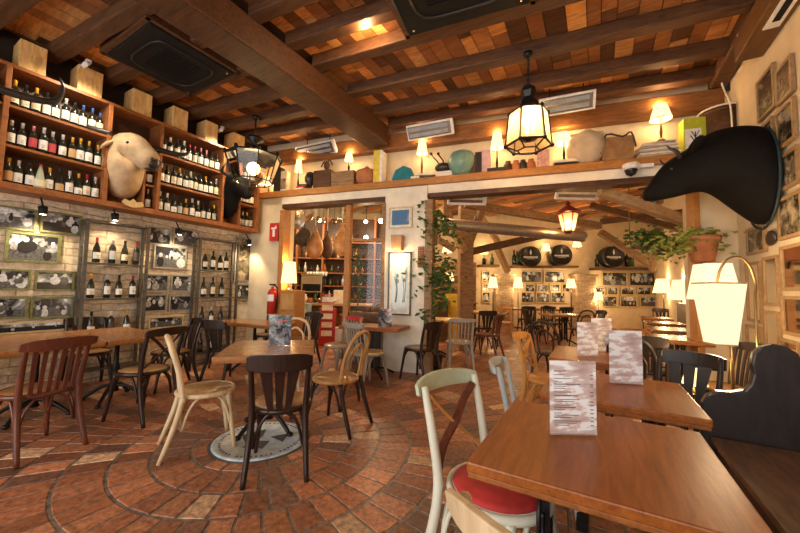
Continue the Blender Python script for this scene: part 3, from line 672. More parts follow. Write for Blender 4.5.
def bottle(x, y, z, rz, label, kind='bord', glass=None, lab='white', cap='black', group=None, cat='bottle', s=1.0):
    o = bpy.data.objects.new('wine_bottle', gm(kind, 'b', glass or M_bott, 'wine_bottle')); C.objects.link(o); o.location = (x, y, z); o.rotation_euler = (0, 0, rz+random.uniform(-.15, .15)); o.scale = (s,)*3
    tag(o, label, cat, group)
    if lab:
        c = bpy.data.objects.new('label', gm(kind, 'l', ML[lab], 'label')); C.objects.link(c); c.parent = o
        if lab in ('white', 'cream') and kind != 'cone': q = bpy.data.objects.new('print', gm(kind, 's', ML['dark'], 'print')); C.objects.link(q); q.parent = c
    if cap: c = bpy.data.objects.new('capsule', gm('bord' if kind == 'cone' else kind, 'c', MC[cap], 'capsule')); C.objects.link(c); c.parent = o
    return o
def bottle_row(y0, y1, z, n, caps, labs, where, group, x=None, kinds=None, count_from='beige bull', s=1.0, rev=True):
    for k in range(n):
        y = y0+(y1-y0)*(k+.5)/n; i = n-1-k if rev else k
        cp, lb = caps[k % len(caps)], labs[k % len(labs)]; kd = (kinds or ['bord'])[k % len(kinds or ['bord'])]
        bottle((x or XL+.24)+random.uniform(-.012, .012), y+random.uniform(-.006, .006), z, RL, f'{cp}-capped bottle, {lb} label, {ORD[min(i, 14)]} from the {count_from}, {where}', kd,
               M_bclear if kd == 'cone' else None, lb, cp, group, s=s*random.uniform(.94, 1.04))
        # a second bottle standing behind in the same slot
b1 = 'shelf before it'
bottle_row(.96, 1.80, SZ[2]+.015, 10, ['yellow', 'black', 'yellow', 'black', 'black', 'white', 'black', 'blue', 'blue', 'blue'], ['cream', 'cream', 'cream', 'white', 'white', 'white', 'white', 'white', 'white'], 'top '+b1, 'bottles in the bay before the beige bull')
bottle_row(.96, 1.80, SZ[1]+.015, 10, ['white', 'silver', 'pink', 'silver', 'silver', 'white', 'yellow', 'yellow', 'yellow', 'yellow'], ['white', 'white', 'red', 'white', 'red', 'white', 'tan', 'white', 'white', 'white'], 'middle '+b1, 'bottles in the bay before the beige bull')
bottle_row(.96, 1.80, SZ[0]+.005, 10, ['yellow', 'silver', 'black', 'red', 'yellow', 'black', 'silver', 'yellow', 'red', 'silver'], ['tan', 'white', 'white', None and 'white' or 'cream', 'white', 'tan', 'white', 'white', 'cream', 'white'], 'bottom '+b1, 'bottles in the bay before the beige bull', kinds=['bord', 'bord', 'bord', 'cone', 'bord', 'burg', 'bord', 'burg', 'bord', 'bord'])
b3 = 'shelf beyond it'
bottle_row(2.47, 3.39, SZ[2]+.015, 10, ['black', 'white', 'black', 'silver', 'red', 'red', 'pink', 'pink', 'black', 'black'], ['white', 'white', 'cream'], 'top '+b3, 'bottles in the bay beyond the beige bull', count_from='beige bull', rev=False)
bottle_row(2.47, 3.39, SZ[1]+.015, 11, ['silver', 'black', 'black', 'yellow', 'black'], ['white', 'white', 'cream', 'white'], 'middle '+b3, 'bottles in the bay beyond the beige bull', count_from='beige bull', rev=False)
bottle_row(2.47, 3.39, SZ[0]+.005, 10, ['silver', 'white', 'black', 'black', 'yellow'], ['white', 'white', 'white', 'grey', 'tan', 'white'], 'bottom '+b3, 'bottles in the bay beyond the beige bull', kinds=['bord', 'bord', 'burg', 'bord'], count_from='beige bull', rev=False)
b5 = 'shelf past the small black bull'
for z, nm in ((SZ[2]+.015, 'top '), (SZ[1]+.015, 'middle '), (SZ[0]+.005, 'bottom ')):
    bottle_row(3.77, 4.08, z, 4, ['black', 'silver', 'yellow', 'black'], ['white', 'grey', 'white', 'cream'], nm+b5, 'bottles in the last bay of the wine rack', count_from='bay side', rev=False)
bottle_row(.06, .9, SZ[2]+.015, 8, ['yellow', 'black'], ['cream', 'white'], 'top shelf of the first bay', 'bottles in the first bay')
bottle_row(.06, .9, SZ[1]+.015, 8, ['white', 'black'], ['cream', 'white'], 'middle shelf of the first bay', 'bottles in the first bay')
bottle_row(.06, .9, SZ[0]+.005, 8, ['silver', 'black'], ['cream', 'white'], 'bottom shelf of the first bay', 'bottles in the first bay')
bottle_row(2.3, 2.42, SZ[0]+.005, 1, ['silver'], ['white'], 'low in the narrow bay', 'bottles beside the beige bull')
bottle_row(2.3, 2.42, 2.735, 1, ['black'], ['white'], 'upper narrow bay', 'bottles beside the beige bull')

# wooden corbel blocks carrying the joists above the rack
for k, (px, py, w_) in enumerate(((33, 57, 31), (90, 83, 28), (142, 105, 22), (180, 123, 17), (211, 139, 14), (238, 153, 13))):
    p = LW(px, py, -5.55); a, b = LW(px-w_/2, py, -5.55).y, LW(px+w_/2, py, -5.55).y
    tag(MB().box((-5.68, (a+b)/2, 3.87), (.27, (b-a)*.92, .34)).build('corbel_block', M_block, bev=.008), f'pine corbel block on the wine rack, {ORD[k]} from the street end', 'corbel block', 'corbel blocks on the wine rack')

mb = MB(); mb.box((XL+.012, 1.0, 3.98), (.02, 7.6, .54)); struct('trim_10', mb, M_dkb := wood('gap_shade_dark', (.012, .007, .004), (.035, .02, .01), .8))  # shade of the gap above the rack, put in as a dark board
# iron bottle racks on the wall --------------------------------------
def iron_rack(y0, y1, zs, ztop, label):
    t = thing('bottle_rack', label, 'rack', (XL, (y0+y1)/2, 0), 0); h = (y1-y0)/2
    for s_ in (-1, 1):
        for dx in (.04, .2): MB().box((dx, s_*h, ztop/2), (.03, .035, ztop)).build('post', M_grey, t)
    for z in zs+[ztop]: MB().box((.12, 0, z-.012), (.2, 2*h, .02)).build('shelf', M_grey, t)
    return t
iron_rack(1.73, 2.42, [.2, .62, 1.11, 1.58], 2.14, 'dark iron bottle rack on the stone wall under the beige bull')
iron_rack(3.17, 3.86, [.2, .63, 1.11, 1.57], 2.1, 'dark iron bottle rack on the stone wall nearer the corner')
def rowb(ys, z, caps, labs, where, kinds=None, s=1.0):
    for k, y in enumerate(ys): bottle(XL+.13, y, z, RL, f'{caps[k]}-capped bottle, {labs[k]} label, {ORD[k]} along the {where}', (kinds or ['burg', 'bord'])[k % 2], None, labs[k], caps[k], 'bottles in the iron racks', s=s)
rowb([1.86, 2.03, 2.17, 2.31], 1.585, ['red', 'white', 'black', 'red'], ['white', 'grey', 'cream', 'dark'], 'top shelf, iron rack under the bull', s=1.05)
rowb([1.83, 2.0, 2.13, 2.29], 1.115, ['yellow', 'silver', 'black', 'red'], ['white', 'white', 'white', 'white'], 'second shelf, iron rack under the bull')
rowb([1.86, 2.07, 2.25], .625, ['black', 'white', 'yellow'], ['white', 'dark', 'white'], 'third shelf, iron rack under the bull')
rowb([3.3, 3.44, 3.57, 3.68], 1.575, ['yellow', 'black', 'silver', 'black'], ['white', 'white', 'white', 'white'], 'top shelf, iron rack in the corner', s=1.05)
rowb([3.3, 3.46, 3.62], 1.115, ['black', 'black', 'black'], ['white', 'cream', 'grey'], 'second shelf, iron rack in the corner', s=1.05)
rowb([3.3, 3.46, 3.63], .635, ['black', 'white', 'red'], ['white', 'white', 'dark'], 'third shelf, iron rack in the corner')
rowb([3.3, 3.5], .205, ['black', 'black'], ['dark', 'white'], 'lowest shelf, iron rack in the corner')

# ================================================================== PICTURES
PG = [flat('print_black', (.02, .02, .022), .2), flat('print_dark', (.09, .09, .095), .2, 0, .5, 40), flat('print_mid', (.3, .31, .32), .2, 0, .5, 40), flat('print_light', (.52, .54, .55), .2, 0, .3, 40)]
def picture(c, rz, w_, h_, label, fr=M_olive, ph=M_photo, group=None, bar=.022, mat_=0, glass=False, name='picture_frame', cat='picture'):
    t = thing(name, label, cat, c, rz, group)
    m = MB()
    for s_ in (-1, 1):
        m.box((s_*(w_/2-bar/2), 0, 0), (bar, .028, h_)); m.box((0, 0, s_*(h_/2-bar/2)), (w_-2*bar, .028, bar))
    m.build('frame', fr, t)
    if ph is M_photo and w_ > .12:
        rq = random.Random(int(c[0]*1000+c[1]*777+c[2]*313)); q = MB(); W_, H_ = w_-2*bar, h_-2*bar
        q.mat = 0; q.box((0, .001, 0), (W_, .008, H_))
        def disc(x, z, rx, rz_, mi, k):
            q.mat = mi; yy = -.0035-.0004*k; q.face([q.vv((max(-W_/2, min(W_/2, x+rx*math.cos(2*PI*j/14))), yy, max(-H_/2, min(H_/2, z+rz_*math.sin(2*PI*j/14))))) for j in range(14)][::1])
        hz = rq.uniform(-.1, .15)*H_
        q.mat = rq.choice([1, 2]); q.face([q.vv((-W_/2, -.0033, -H_/2)), q.vv((W_/2, -.0033, -H_/2)), q.vv((W_/2, -.0033, hz)), q.vv((-W_/2, -.0033, hz))])
        for k in range(rq.randint(5, 8)):
            x, z, sz = rq.uniform(-.42, .42)*W_, rq.uniform(-.3, .1)*H_, rq.uniform(.1, .2)*H_; mi = rq.choice([1, 2, 3, 4])
            disc(x, z, sz*rq.uniform(.7, 1.4), sz*1.4, mi, 2*k+1); disc(x, z+sz*1.7, sz*.5, sz*.6, rq.choice([3, 4, 1]), 2*k+2)
        q.build('photograph', [ph, PG[0], PG[1], PG[2], PG[3]], t); return t
    if mat_: MB().box((0, .004, 0), (w_-2*bar, .01, h_-2*bar)).build('mount', M_cream, t)
    MB().box((0, .001, 0), (w_-2*bar-2*mat_, .008 if not mat_ else .012, h_-2*bar-2*mat_)).build('photograph' if ph is not M_mirror else 'mirror', ph, t)
    return t
def picL(x0, y0, x1, y1, label, **k):
    X = XL+.02; c = LW((x0+x1)/2, (y0+y1)/2, X); a, b = LW(x0, (y0+y1)/2, X), LW(x1, (y0+y1)/2, X); u, d = LW((x0+x1)/2, y0, X), LW((x0+x1)/2, y1, X)
    return picture(c, RL, b.y-a.y, u.z-d.z, label, **k)
g1 = 'olive framed photographs before the first iron rack'
picL(-6, 207, 38, 230, 'wide olive framed photo, top row at the street end of the stone wall', group=g1)
picL(41, 213, 82, 234, 'olive framed photo beside the wall spotlight, top row before the first iron rack', group=g1)
picL(6, 233, 62, 263, 'largest olive framed photo with a barrel scene, alone in its row', group=g1, bar=.03)
picL(-4, 269, 31, 290, 'olive framed photo, third row, under the street end of the barrel scene', group=g1)
picL(35, 271, 75, 291, 'olive framed photo, third row, touching the first iron rack', group=g1)
picL(-5, 297, 28, 319, 'olive framed photo of a round object, bottom row at the street end', group=g1)
picL(31, 297, 74, 318, 'olive framed photo of a group, bottom row touching the first iron rack', group=g1)
picL(-20, 322, 70, 333, 'long pale yellow frame low on the stone wall behind the long table', fr=M_goldf, bar=.02)
g2 = 'framed photographs between the two iron racks'
picL(146, 227, 172, 245, 'small framed photo, top row just past the first iron rack', group=g2, fr=M_grfr)
picL(173, 229, 199, 247, 'small framed photo, top row touching the second iron rack, below the spotlight', group=g2, fr=M_grfr)
picL(154, 246, 187, 269, 'dark framed photo of two figures, alone in the second row between the iron racks', group=g2, fr=M_grfr)
picL(143, 274, 169, 292, 'framed photo with a bright lamp shape, third row past the first iron rack', group=g2, fr=M_grfr)
picL(171, 275, 196, 292, 'framed photo, third row, on the side of the second iron rack', group=g2, fr=M_grfr)
picL(141, 294, 167, 312, 'framed photo of heads, fourth row past the first iron rack', group=g2, fr=M_grfr)
picL(169, 295, 193, 311, 'framed photo of a seated figure, fourth row by the second iron rack', group=g2, fr=M_grfr)
picL(149, 316, 184, 328, 'pale gold framed photo, lowest between the two iron racks', group=g2, fr=M_goldf)
picL(235, 238, 254, 281, 'tall brightly lit photo in the corner beyond the second iron rack', ph=M_photow, fr=M_grfr)
picL(236, 284, 253, 300, 'small photo of objects in the corner, under the tall lit one', fr=M_grfr)
picL(236, 303, 253, 325, 'pale framed sheet lowest in the corner by the fire extinguisher', fr=M_goldf, ph=M_cream)
# picture spotlights
def wall_spot(px, py, label, to, pw=14):
    p = LW(px, py, XL+.22); t = thing('wall_spotlight', label, 'spotlight', p, 0, 'spotlights under the wine rack')
    MB().tube([(0, 0, 0), (.02, 0, -.09)], [.045, .035], 10).build('lamp_head', M_blk, t); MB().tube([(0, 0, 0), (-.05, 0, .07), (-.1, 0, .12)], .01, 6).build('bracket', M_blk, t)
    MB().lathe([(.001, -.094), (.028, -.092), (.001, -.09)], (.02, 0, 0), 10).build('bulb', M_bulb, t)
    spot('picture_light', (p.x+.03, p.y, p.z-.13), (XL, p.y, 1.3), pw, (1, .78, .5), 120)
wall_spot(43, 207, 'black spotlight under the wine rack above the barrel photograph', 0, 22)
wall_spot(179, 229, 'black spotlight under the wine rack between the two iron racks', 0, 20)
wall_spot(249, 240, 'black spotlight under the last bay of the wine rack, by the corner', 0, 20)
wall_spot(115, 214, 'black spotlight under the wine rack above the first iron bottle rack', 0, 14)

# ================================================================== BULL TROPHIES
def bull(name, label, loc, secs, side, mat, horns, ears, eyes, snout, hornm, plate, upv=None):
    t = thing(name, label, 'bull head', loc)
    m = MB(); m.loft(secs, 24, side, upv)
    for e in ears: m.loft(e, 10, side)
    b = m.build('body', mat, t); s_ = b.modifiers.new('soft', 'SUBSURF'); s_.levels = 1; s_.render_levels = 1
    for h in horns: MB().tube(h[0], h[1], 10, smooth=5).build('horn', hornm, t)
    for e in eyes: MB().ball(e, .022, 10, 8).build('eye', flat('eye_black', (.01, .008, .006), .1), t)
    m = MB()
    for e in snout: m.ball(e[0], e[1], 10, 8)
    m.build('nostril', flat('muzzle_dark', (.03, .024, .022), .35), t)
    MB().box(plate[0], plate[1]).build('mounting_board', plate[2], t, .02)
    return t
# black bull on the mirror wall: profile traced at the plane where it hangs
yb = 4.72
def s(cx, cz, hw, hh): return (Vector((cx-XR, 0, cz-2.5)), hw, hh)
secs = [s(1.5, 2.485, 0.43, 0.485), s(1.42, 2.520, 0.44, 0.500), s(1.33, 2.585, 0.42, 0.465), s(1.25, 2.633, 0.39, 0.432), s(1.14, 2.695, 0.34, 0.365), s(1.05, 2.725, 0.3, 0.315), s(0.98, 2.715, 0.26, 0.285), s(0.9, 2.675, 0.22, 0.255), s(0.82, 2.635, 0.19, 0.235), s(0.74, 2.607, 0.175, 0.223), s(0.66, 2.572, 0.155, 0.198), s(0.58, 2.508, 0.135, 0.142), s(0.52, 2.460, 0.12, 0.090), s(0.485, 2.445, 0.1, 0.060), s(0.47, 2.440, 0.05, 0.030)]
def mirr(pts): return [Vector((p[0], -p[1], p[2])) for p in pts]
h1 = [(-.7, -.12, .28), (-.74, -.2, .33), (-.8, -.24, .36), (-.83, -.22, .41)]
ear = lambda sy: [((-.6, sy*.14, .34), .02, .02), ((-.58, sy*.22, .37), .05, .035), ((-.56, sy*.31, .4), .045, .025), ((-.55, sy*.37, .42), .008, .008)]
bull('bull_trophy', 'large black bull head and neck trophy jutting from the mirror wall', (XR, yb, 2.5), secs, (0, 1, 0), M_blackfur,
     [(h1, [.025, .02, .014, .004]), (mirr(h1), [.025, .02, .014, .004])], [], [(-.78, -.15, .17), (-.78, .15, .17)], [((-1.0, -.05, -.03), (.02, .015, .012)), ((-1.0, .05, -.03), (.02, .015, .012))],
     M_horn, ((-.012, 0, 0), (.024, .5, .7), flat('blue_black_board', (.02, .03, .035), .5)), (0, 0, 1))
# ears of the black bull
bt = bpy.data.objects['bull_trophy']
for sy in (-1, 1):
    m = MB(); m.tube([(-.62, sy*.16, .3), (-.6, sy*.24, .35), (-.58, sy*.33, .39), (-.57, sy*.38, .4)], [.03, .055, .045, .01], 8, smooth=3, flat=.5); m.build('ear', M_blackfur, bt)
m = MB(); m.tube([(-.055, .43*math.cos(a), -.01+.505*math.sin(a)) for a in [2*PI*k/32 for k in range(33)]], .012, 6, cap=False); m.build('trim_cord', flat('blue_cord', (.012, .03, .04), .7), bt)
# beige bull between the wine bays
def e(dx, dy, dz, hw, hh): return (Vector((dx, dy, dz)), hw, hh)
secs = [e(0, 0, -.06, .27, .46), e(.08, -.01, -.04, .27, .43), e(.16, -.03, .05, .25, .37), e(.22, -.05, .17, .23, .3), e(.28, -.05, .27, .2, .235), e(.345, -.02, .275, .185, .215), e(.4, .015, .235, .165, .2), e(.455, .05, .185, .145, .18), e(.505, .085, .135, .13, .165), e(.55, .115, .095, .128, .158), e(.59, .14, .065, .122, .14), e(.615, .155, .05, .08, .09)]
h1 = [(.24, .12, .38), (.34, .34, .36), (.46, .58, .36), (.5, .66, .44), (.48, .66, .53)]
h2 = [(.3, -.22, .38), (.22, -.42, .4), (.14, -.52, .48), (.13, -.53, .58)]
bull('bull_trophy', 'beige bull head trophy with dark muzzle mounted between the wine bays', (XL+.03, 2.08, 2.9), secs, None, M_beige,
     [(h1, [.045, .038, .028, .018, .004]), (h2, [.045, .034, .02, .004])], [], [(.485, -.11, .27), (.29, .17, .29)], [((.605, .15, .06), (.062, .085, .078)), ((.66, .115, .095), (.02, .026, .022)), ((.625, .215, .095), (.02, .024, .022)), ((.595, .135, -.035), (.055, .085, .02))],
     M_horn, ((-.0, 0, 0), (.05, .56, 1.02), M_rack))
bt = [o for o in bpy.data.objects if o.name.startswith('bull_trophy')][-1]
for sy in (-1, 1):
    MB().tube([(.31-sy*.03, -.03+sy*.17, .28), (.28-sy*.05, -.03+sy*.23, .24), (.26-sy*.06, -.03+sy*.28, .18), (.25-sy*.06, -.03+sy*.3, .14)], [.025, .055, .04, .008], 8, smooth=3, flat=.5).build('ear', M_beige, bt)
m = MB(); m.prism([(-.13, 0), (-.1, .05), (-.04, .03), (0, .07), (.04, .03), (.1, .05), (.13, 0), (.09, -.03), (0, -.05), (-.09, -.03)], 'x', .32, .335); pq = m.build('name_plate', M_goldf, bt); pq.location = (.02, .05, -.5)
# black bull between bays beyond
secs = [e(0, 0, -.05, .17, .42), e(.12, 0, -.05, .17, .4), e(.24, 0, .02, .16, .32), e(.36, 0, .1, .15, .25), e(.48, 0, .12, .14, .2), e(.58, 0, .06, .12, .16), e(.68, 0, -.02, .095, .12), e(.76, 0, -.09, .08, .085), e(.8, 0, -.12, .04, .04)]
h1 = [(.42, .12, .26), (.46, .28, .27), (.6, .36, .3), (.66, .33, .4)]
bull('bull_trophy', 'small black bull head trophy past the second wine bay, near the corner', (XL+.03, 3.58, 2.92), secs, (0, 1, 0), M_blackfur,
     [(h1, [.035, .03, .02, .004]), (mirr(h1), [.035, .03, .02, .004])], [], [(.52, -.13, .14), (.52, .13, .14)], [((.78, .03, -.1), (.015, .02, .012)), ((.78, -.03, -.1), (.015, .02, .012))], M_horn, ((0, 0, -.03), (.05, .28, .96), M_rack))
# trophy whose horn reaches in over the first bay
secs = [e(0, 0, 0, .2, .36), e(.15, 0, .03, .19, .3), e(.3, 0, .1, .17, .22), e(.42, 0, .1, .14, .17), e(.55, 0, .0, .1, .11), e(.62, 0, -.05, .05, .05)]
a_ = LW(0, 88, -5.35); b_ = LW(36, 76, -5.1)
h1 = [(.34, .14, .2), (.4, .45, .1), (.46, .78, .13), (.48, .86, .3), (.47, .83, .42)]
bull('bull_trophy', 'dark trophy whose curved black horn crosses the first bottles of the top shelf', (XL+.34, .38, 3.12), secs, (0, 1, 0), M_blackfur,
     [(h1, [.045, .04, .034, .022, .004]), (mirr(h1), [.045, .04, .034, .022, .004])], [], [(.42, -.12, .15), (.42, .12, .15)], [((.6, .03, -.03), (.015, .02, .012)), ((.6, -.03, -.03), (.015, .02, .012))], M_horn, ((0, 0, 0), (.04, .4, .7), M_rack))

# ================================================================== CEILING UNITS
def cassette(cx, cy, lx, ly, z, label, rz=0):
    t = thing('ceiling_cassette', label, 'air conditioner', (cx, cy, z), rz, 'black ceiling air conditioners')
    MB().box((0, 0, .02), (lx, ly, .04)).build('panel', M_blk, t, .012)
    MB().box((0, 0, .09), (lx*.9, ly*.9, .12)).build('housing', M_duct, t)
    m = MB(); n = 32; P = []
    for k in range(n+1):
        a = 2*PI*k/n; c, s_ = math.cos(a), math.sin(a); q = (abs(c)**5+abs(s_)**5)**-.2; P.append((lx*.36*c*q, ly*.36*s_*q, -.004))
    m.tube(P, .012, 6, cap=False); m.build('louvre_ring', flat('black_gloss', (.012, .012, .012), .4), t)
    m = MB()
    for k in range(15): m.box((0, -ly*.22+ly*.44*k/14, -.004), (lx*.5, .01, .008))
    m.build('intake_grille', M_blk, t)
    for sx in (-1, 1): MB().lathe([(.012, -.006), (.012, 0), (.001, 0)], (sx*lx*.44, ly*.44, 0), 8).build('screw', M_steel, t)
    fr = MB()
    for s_ in (-1, 1): fr.box((s_*(lx/2+.03), 0, .07), (.05, ly+.1, .1)); fr.box((0, s_*(ly/2+.03), .07), (lx+.1, .05, .1))
    fr.build('wooden_surround', M_joist, t)
cassette(-4.47, 2.05, 1.02, .95, 4.0, 'black square ceiling air conditioner set in wood above the wine rack')
cassette(-1.02, 2.56, 1.2, 1.1, 4.0, 'black square ceiling air conditioner cut by the top edge, past the big beam', math.radians(8))

def heater(a, b, label, z=3.88, far=None):
    a, b = (G(*a, z), G(*b, z)) if far is None else (FP(*a, far), FP(*b, far))
    c = (a+b)/2; d = b-a; L = d.length; rz = math.atan2(d.y, d.x)
    t = thing('infrared_heater', label, 'heater', c, rz, 'infrared heaters near the ceiling')
    R = Matrix.Rotation(math.radians(35), 3, 'X')
    def bb(p, dd): m = MB(); m.box(R @ Vector(p), dd, R=R); return m
    bb((0, .03, 0), (L, .05, .24)).build('casing', M_wht, t, .006)
    bb((-.01*L, .0, 0), (L*.92, .012, .19)).build('reflector', M_steel if far is None else M_wht, t)
    m = MB(); [m.box(R @ Vector((-.03*L, -.008, q*.045)), (L*.84, .006, .05), R=R) for q in (-1, 1)]; m.build('element', flat('heater_dark', (.3, .33, .36), .3) if far is None else M_steel, t)
    for q in (-1, 1): MB().tube([(q*L*.3, .06, .05), (q*L*.3, .08, .3 if far is None else .25)], .008, 6).build('bracket', M_iron, t)
heater((297, 154), (335, 146), 'white infrared heater above the clay beehive pot end of the shelf')
heater((407, 134), (453, 126), 'white infrared heater between main beam and large lantern')
heater((539, 109), (596, 99), 'white infrared heater beside the large lantern')
heater((448, 200), (487, 197), 'white heater in the far room below the header by the ivy', far=5.6)
heater((557, 195), (601, 191), 'white heater in the far room above the red lantern', far=5.4)
# recessed glowing spot, small white spots
p = G(366, 18, 4.15); t = thing('ceiling_spot', 'small bright spot lamp glowing between two joists', 'ceiling lamp', p, 0)
MB().lathe([(.05, .03), (.055, 0), (.04, -.005)], seg=16).build('ring', M_brass, t); MB().lathe([(.038, -.004), (.03, -.014), (.001, -.02)], seg=16).build('bulb', M_bulb, t); point('spot_light', p+Vector((0, 0, -.12)), 30, (1, .62, .3), .04)
for px, py, lab in ((88, 65, 'small white twin spotlight on the joist before the second corbel block'), (222, 130, 'small white twin spotlight on a joist above the black bull head'), (745, 33, 'small white spotlight at the edge of the boxed ceiling casing')):
    p = G(px, py, 4.0); t = thing('ceiling_spotlight', lab, 'spotlight', p, 0, 'small white ceiling spotlights')
    MB().box((0, 0, .04), (.05, .05, .04)).build('mount', M_wht, t)
    for q in (-1, 1): MB().tube([(q*.02, 0, .02), (q*.045, -.04, -.03)], [.02, .028], 10).build('lamp_head', M_wht, t)
    if px < 300: spot('rack_spot', p+Vector((.4, 0, -.2)), (XL, p.y-.2, 2.6), 38, (1, .84, .6), 120)

# ================================================================== LANTERNS
def lantern(name, label, px, py, z_top, px_c, levels, kind):
    pass
def hexring(m, r, z, th, n=6, ph=0):
    P = [(r*math.cos(2*PI*k/n+ph), r*math.sin(2*PI*k/n+ph), z) for k in range(n)]
    for k in range(n): m.bar(P[k], P[(k+1) % n], th, th)
    return P
def big_lantern():
    p = G(528, 52, 4.05); z = lambda y: -(y-52)*.0107
    t = thing('hanging_lantern', 'large hexagonal black iron lantern with glowing bulb hanging over the dining row', 'lantern', p)
    MB().lathe([(.001, .0), (.05, -.01), (.045, -.05), (.02, -.07), (.001, -.07)], seg=12).build('ceiling_rose', M_iron, t)
    m = MB(); zz_ = -.06; k = 0
    while zz_ > z(90): m.tube([(.012 if k % 2 else 0, 0 if k % 2 else .012, zz_), (-.012 if k % 2 else 0, 0 if k % 2 else -.012, zz_-.03)], .006, 6); m.tube([(-.012 if k % 2 else 0, 0 if k % 2 else -.012, zz_), (.012 if k % 2 else 0, 0 if k % 2 else .012, zz_-.03)], .006, 6); zz_ -= .03; k += 1
    m.build('chain', M_iron, t)
    MB().lathe([(.02, z(88)), (.075, z(92)), (.085, z(97)), (.06, z(103)), (.1, z(108)), (.13, z(114)), (.2, z(120))], seg=6, cap=True, sm=False).build('cap', M_iron, t)
    r1, r2, z1, z2 = .21, .25, z(120), z(155); ph = .35
    m = MB(); A_ = hexring(m, r1, z1, .016, 6, ph); B_ = hexring(m, r2, z2, .018, 6, ph); Cc = hexring(m, .12, z2-.055, .012, 6, ph)
    for a, b, c in zip(A_, B_, Cc): m.bar(a, b, .016, .016); m.bar(b, c, .012, .012)
    m.build('frame', M_iron, t)
    for a in B_+A_: MB().ball(a, .024, 8, 6).build('finial', M_iron, t)
    for k in range(6):
        m = MB(); a, b, c, d = A_[k], A_[(k+1) % 6], B_[(k+1) % 6], B_[k]; m.face([m.vv(Vector(q)*.985) for q in (a, b, c, d)]); m.build('pane', M_amber, t)
    for k in range(3):
        a = 2*PI*k/3; MB().lathe([(.016, 0), (.016, .14), (.001, .14)], (.06*math.cos(a), .06*math.sin(a), z(146)), 10).build('candle_tube', M_cream, t)
        MB().lathe([(.012, 0), (.024, .03), (.016, .06), (.001, .08)], (.06*math.cos(a), .06*math.sin(a), z(146)+.14), 10).build('bulb', M_bulb, t)
    MB().lathe([(.03, 0), (.035, .02), (.1, .025), (.1, .03)], (0, 0, z(150)), 12).build('candle_plate', M_iron, t)
    point('lantern_light', p+Vector((0, 0, z(132))), 48, (1, .62, .28), .07)
big_lantern()
def corner_lantern():
    p = G(256, 116, 4.05); q = .0155; z = lambda y: -(y-116)*q
    t = thing('hanging_lantern', 'dark iron lantern with wide black top and round glowing bulb near the wine wall corner', 'lantern', p)
    MB().lathe([(.001, .0), (.06, -.01), (.05, -.05), (.02, -.08), (.001, -.08)], seg=12).build('ceiling_rose', M_iron, t)
    MB().tube([(0, 0, -.06), (0, 0, z(138))], .009, 6).build('chain', M_iron, t)
    MB().lathe([(.03, z(137)), (.12, z(139)), (.14, z(142)), (.04, z(145)), (.06, z(150)), (.1, z(153)), (.05, z(156))], seg=12).build('cap', M_iron, t)
    r1, r2, z1, z2 = .42, .3, z(160), z(186); ph = .3
    m = MB(); m.lathe([(.05, z(152)), (.25, z(157)), (.42, z(159)), (.42, z(160.5)), (.25, z(159)), (.05, z(155))], seg=8, sm=False, ph=ph); m.build('canopy', M_iron, t)
    m = MB(); A_ = hexring(m, r1, z1, .022, 8, ph); B_ = hexring(m, r2, z2, .014, 8, ph)
    for a, b in zip(A_, B_): m.bar(a, b, .013, .013)
    m.build('frame', M_iron, t)
    for a in A_: MB().ball((a[0], a[1], a[2]+.02), (.03, .03, .04), 8, 6).build('finial', M_iron, t)
    for k in range(8):
        m = MB(); a, b, c, d = A_[k], A_[(k+1) % 8], B_[(k+1) % 8], B_[k]; m.face([m.vv(Vector(q_)*.99) for q_ in (a, b, c, d)]); m.build('pane', M_glass, t)
    MB().tube([(0, 0, z(155)), (0, 0, z(166))], .012, 6).build('lamp_holder', M_iron, t)
    MB().ball((0, 0, z(172)), .1, 16, 12).build('bulb', glow('globe_bulb', (1, .72, .3), 5), t)
    point('lantern_light', p+Vector((0, 0, z(172))), 60, (1, .66, .3), .12)
corner_lantern()
def red_lantern():
    p = FP(568, 201, 6.3); s_ = 6.3/340
    t = thing('hanging_lantern', 'dark red street-style lantern with lit glass hanging in the far room', 'lantern', p)
    MB().tube([(0, 0, .02), (0, 0, fz(6.3)-p.z-.02)], .008, 6).build('chain', M_iron, t)
    rd = flat('oxblood', (.16, .02, .015), .35)
    MB().lathe([(.012, 0), (.05, -.05), (.03, -.08), (.12, -.14), (.21, -.2), (.225, -.23), (.2, -.24)], seg=8, sm=False).build('hood', rd, t)
    m = MB(); A_ = hexring(m, .18, -.25, .016, 6); B_ = hexring(m, .1, -.58, .016, 6)
    for a, b in zip(A_, B_): m.bar(a, b, .014, .014)
    m.build('frame', rd, t)
    for k in range(6): m = MB(); m.face([m.vv(Vector(q)*.98) for q in (A_[k], A_[(k+1) % 6], B_[(k+1) % 6], B_[k])]); m.build('pane', M_amber, t)
    MB().lathe([(.015, -.52), (.035, -.44), (.03, -.38), (.001, -.34)], seg=10).build('bulb', M_bulb, t)
    MB().lathe([(.1, -.58), (.05, -.62), (.001, -.62)], seg=6).build('base', rd, t)
    point('lantern_light', p+Vector((0, 0, -.45)), 20, (1, .62, .3), .06)
red_lantern()

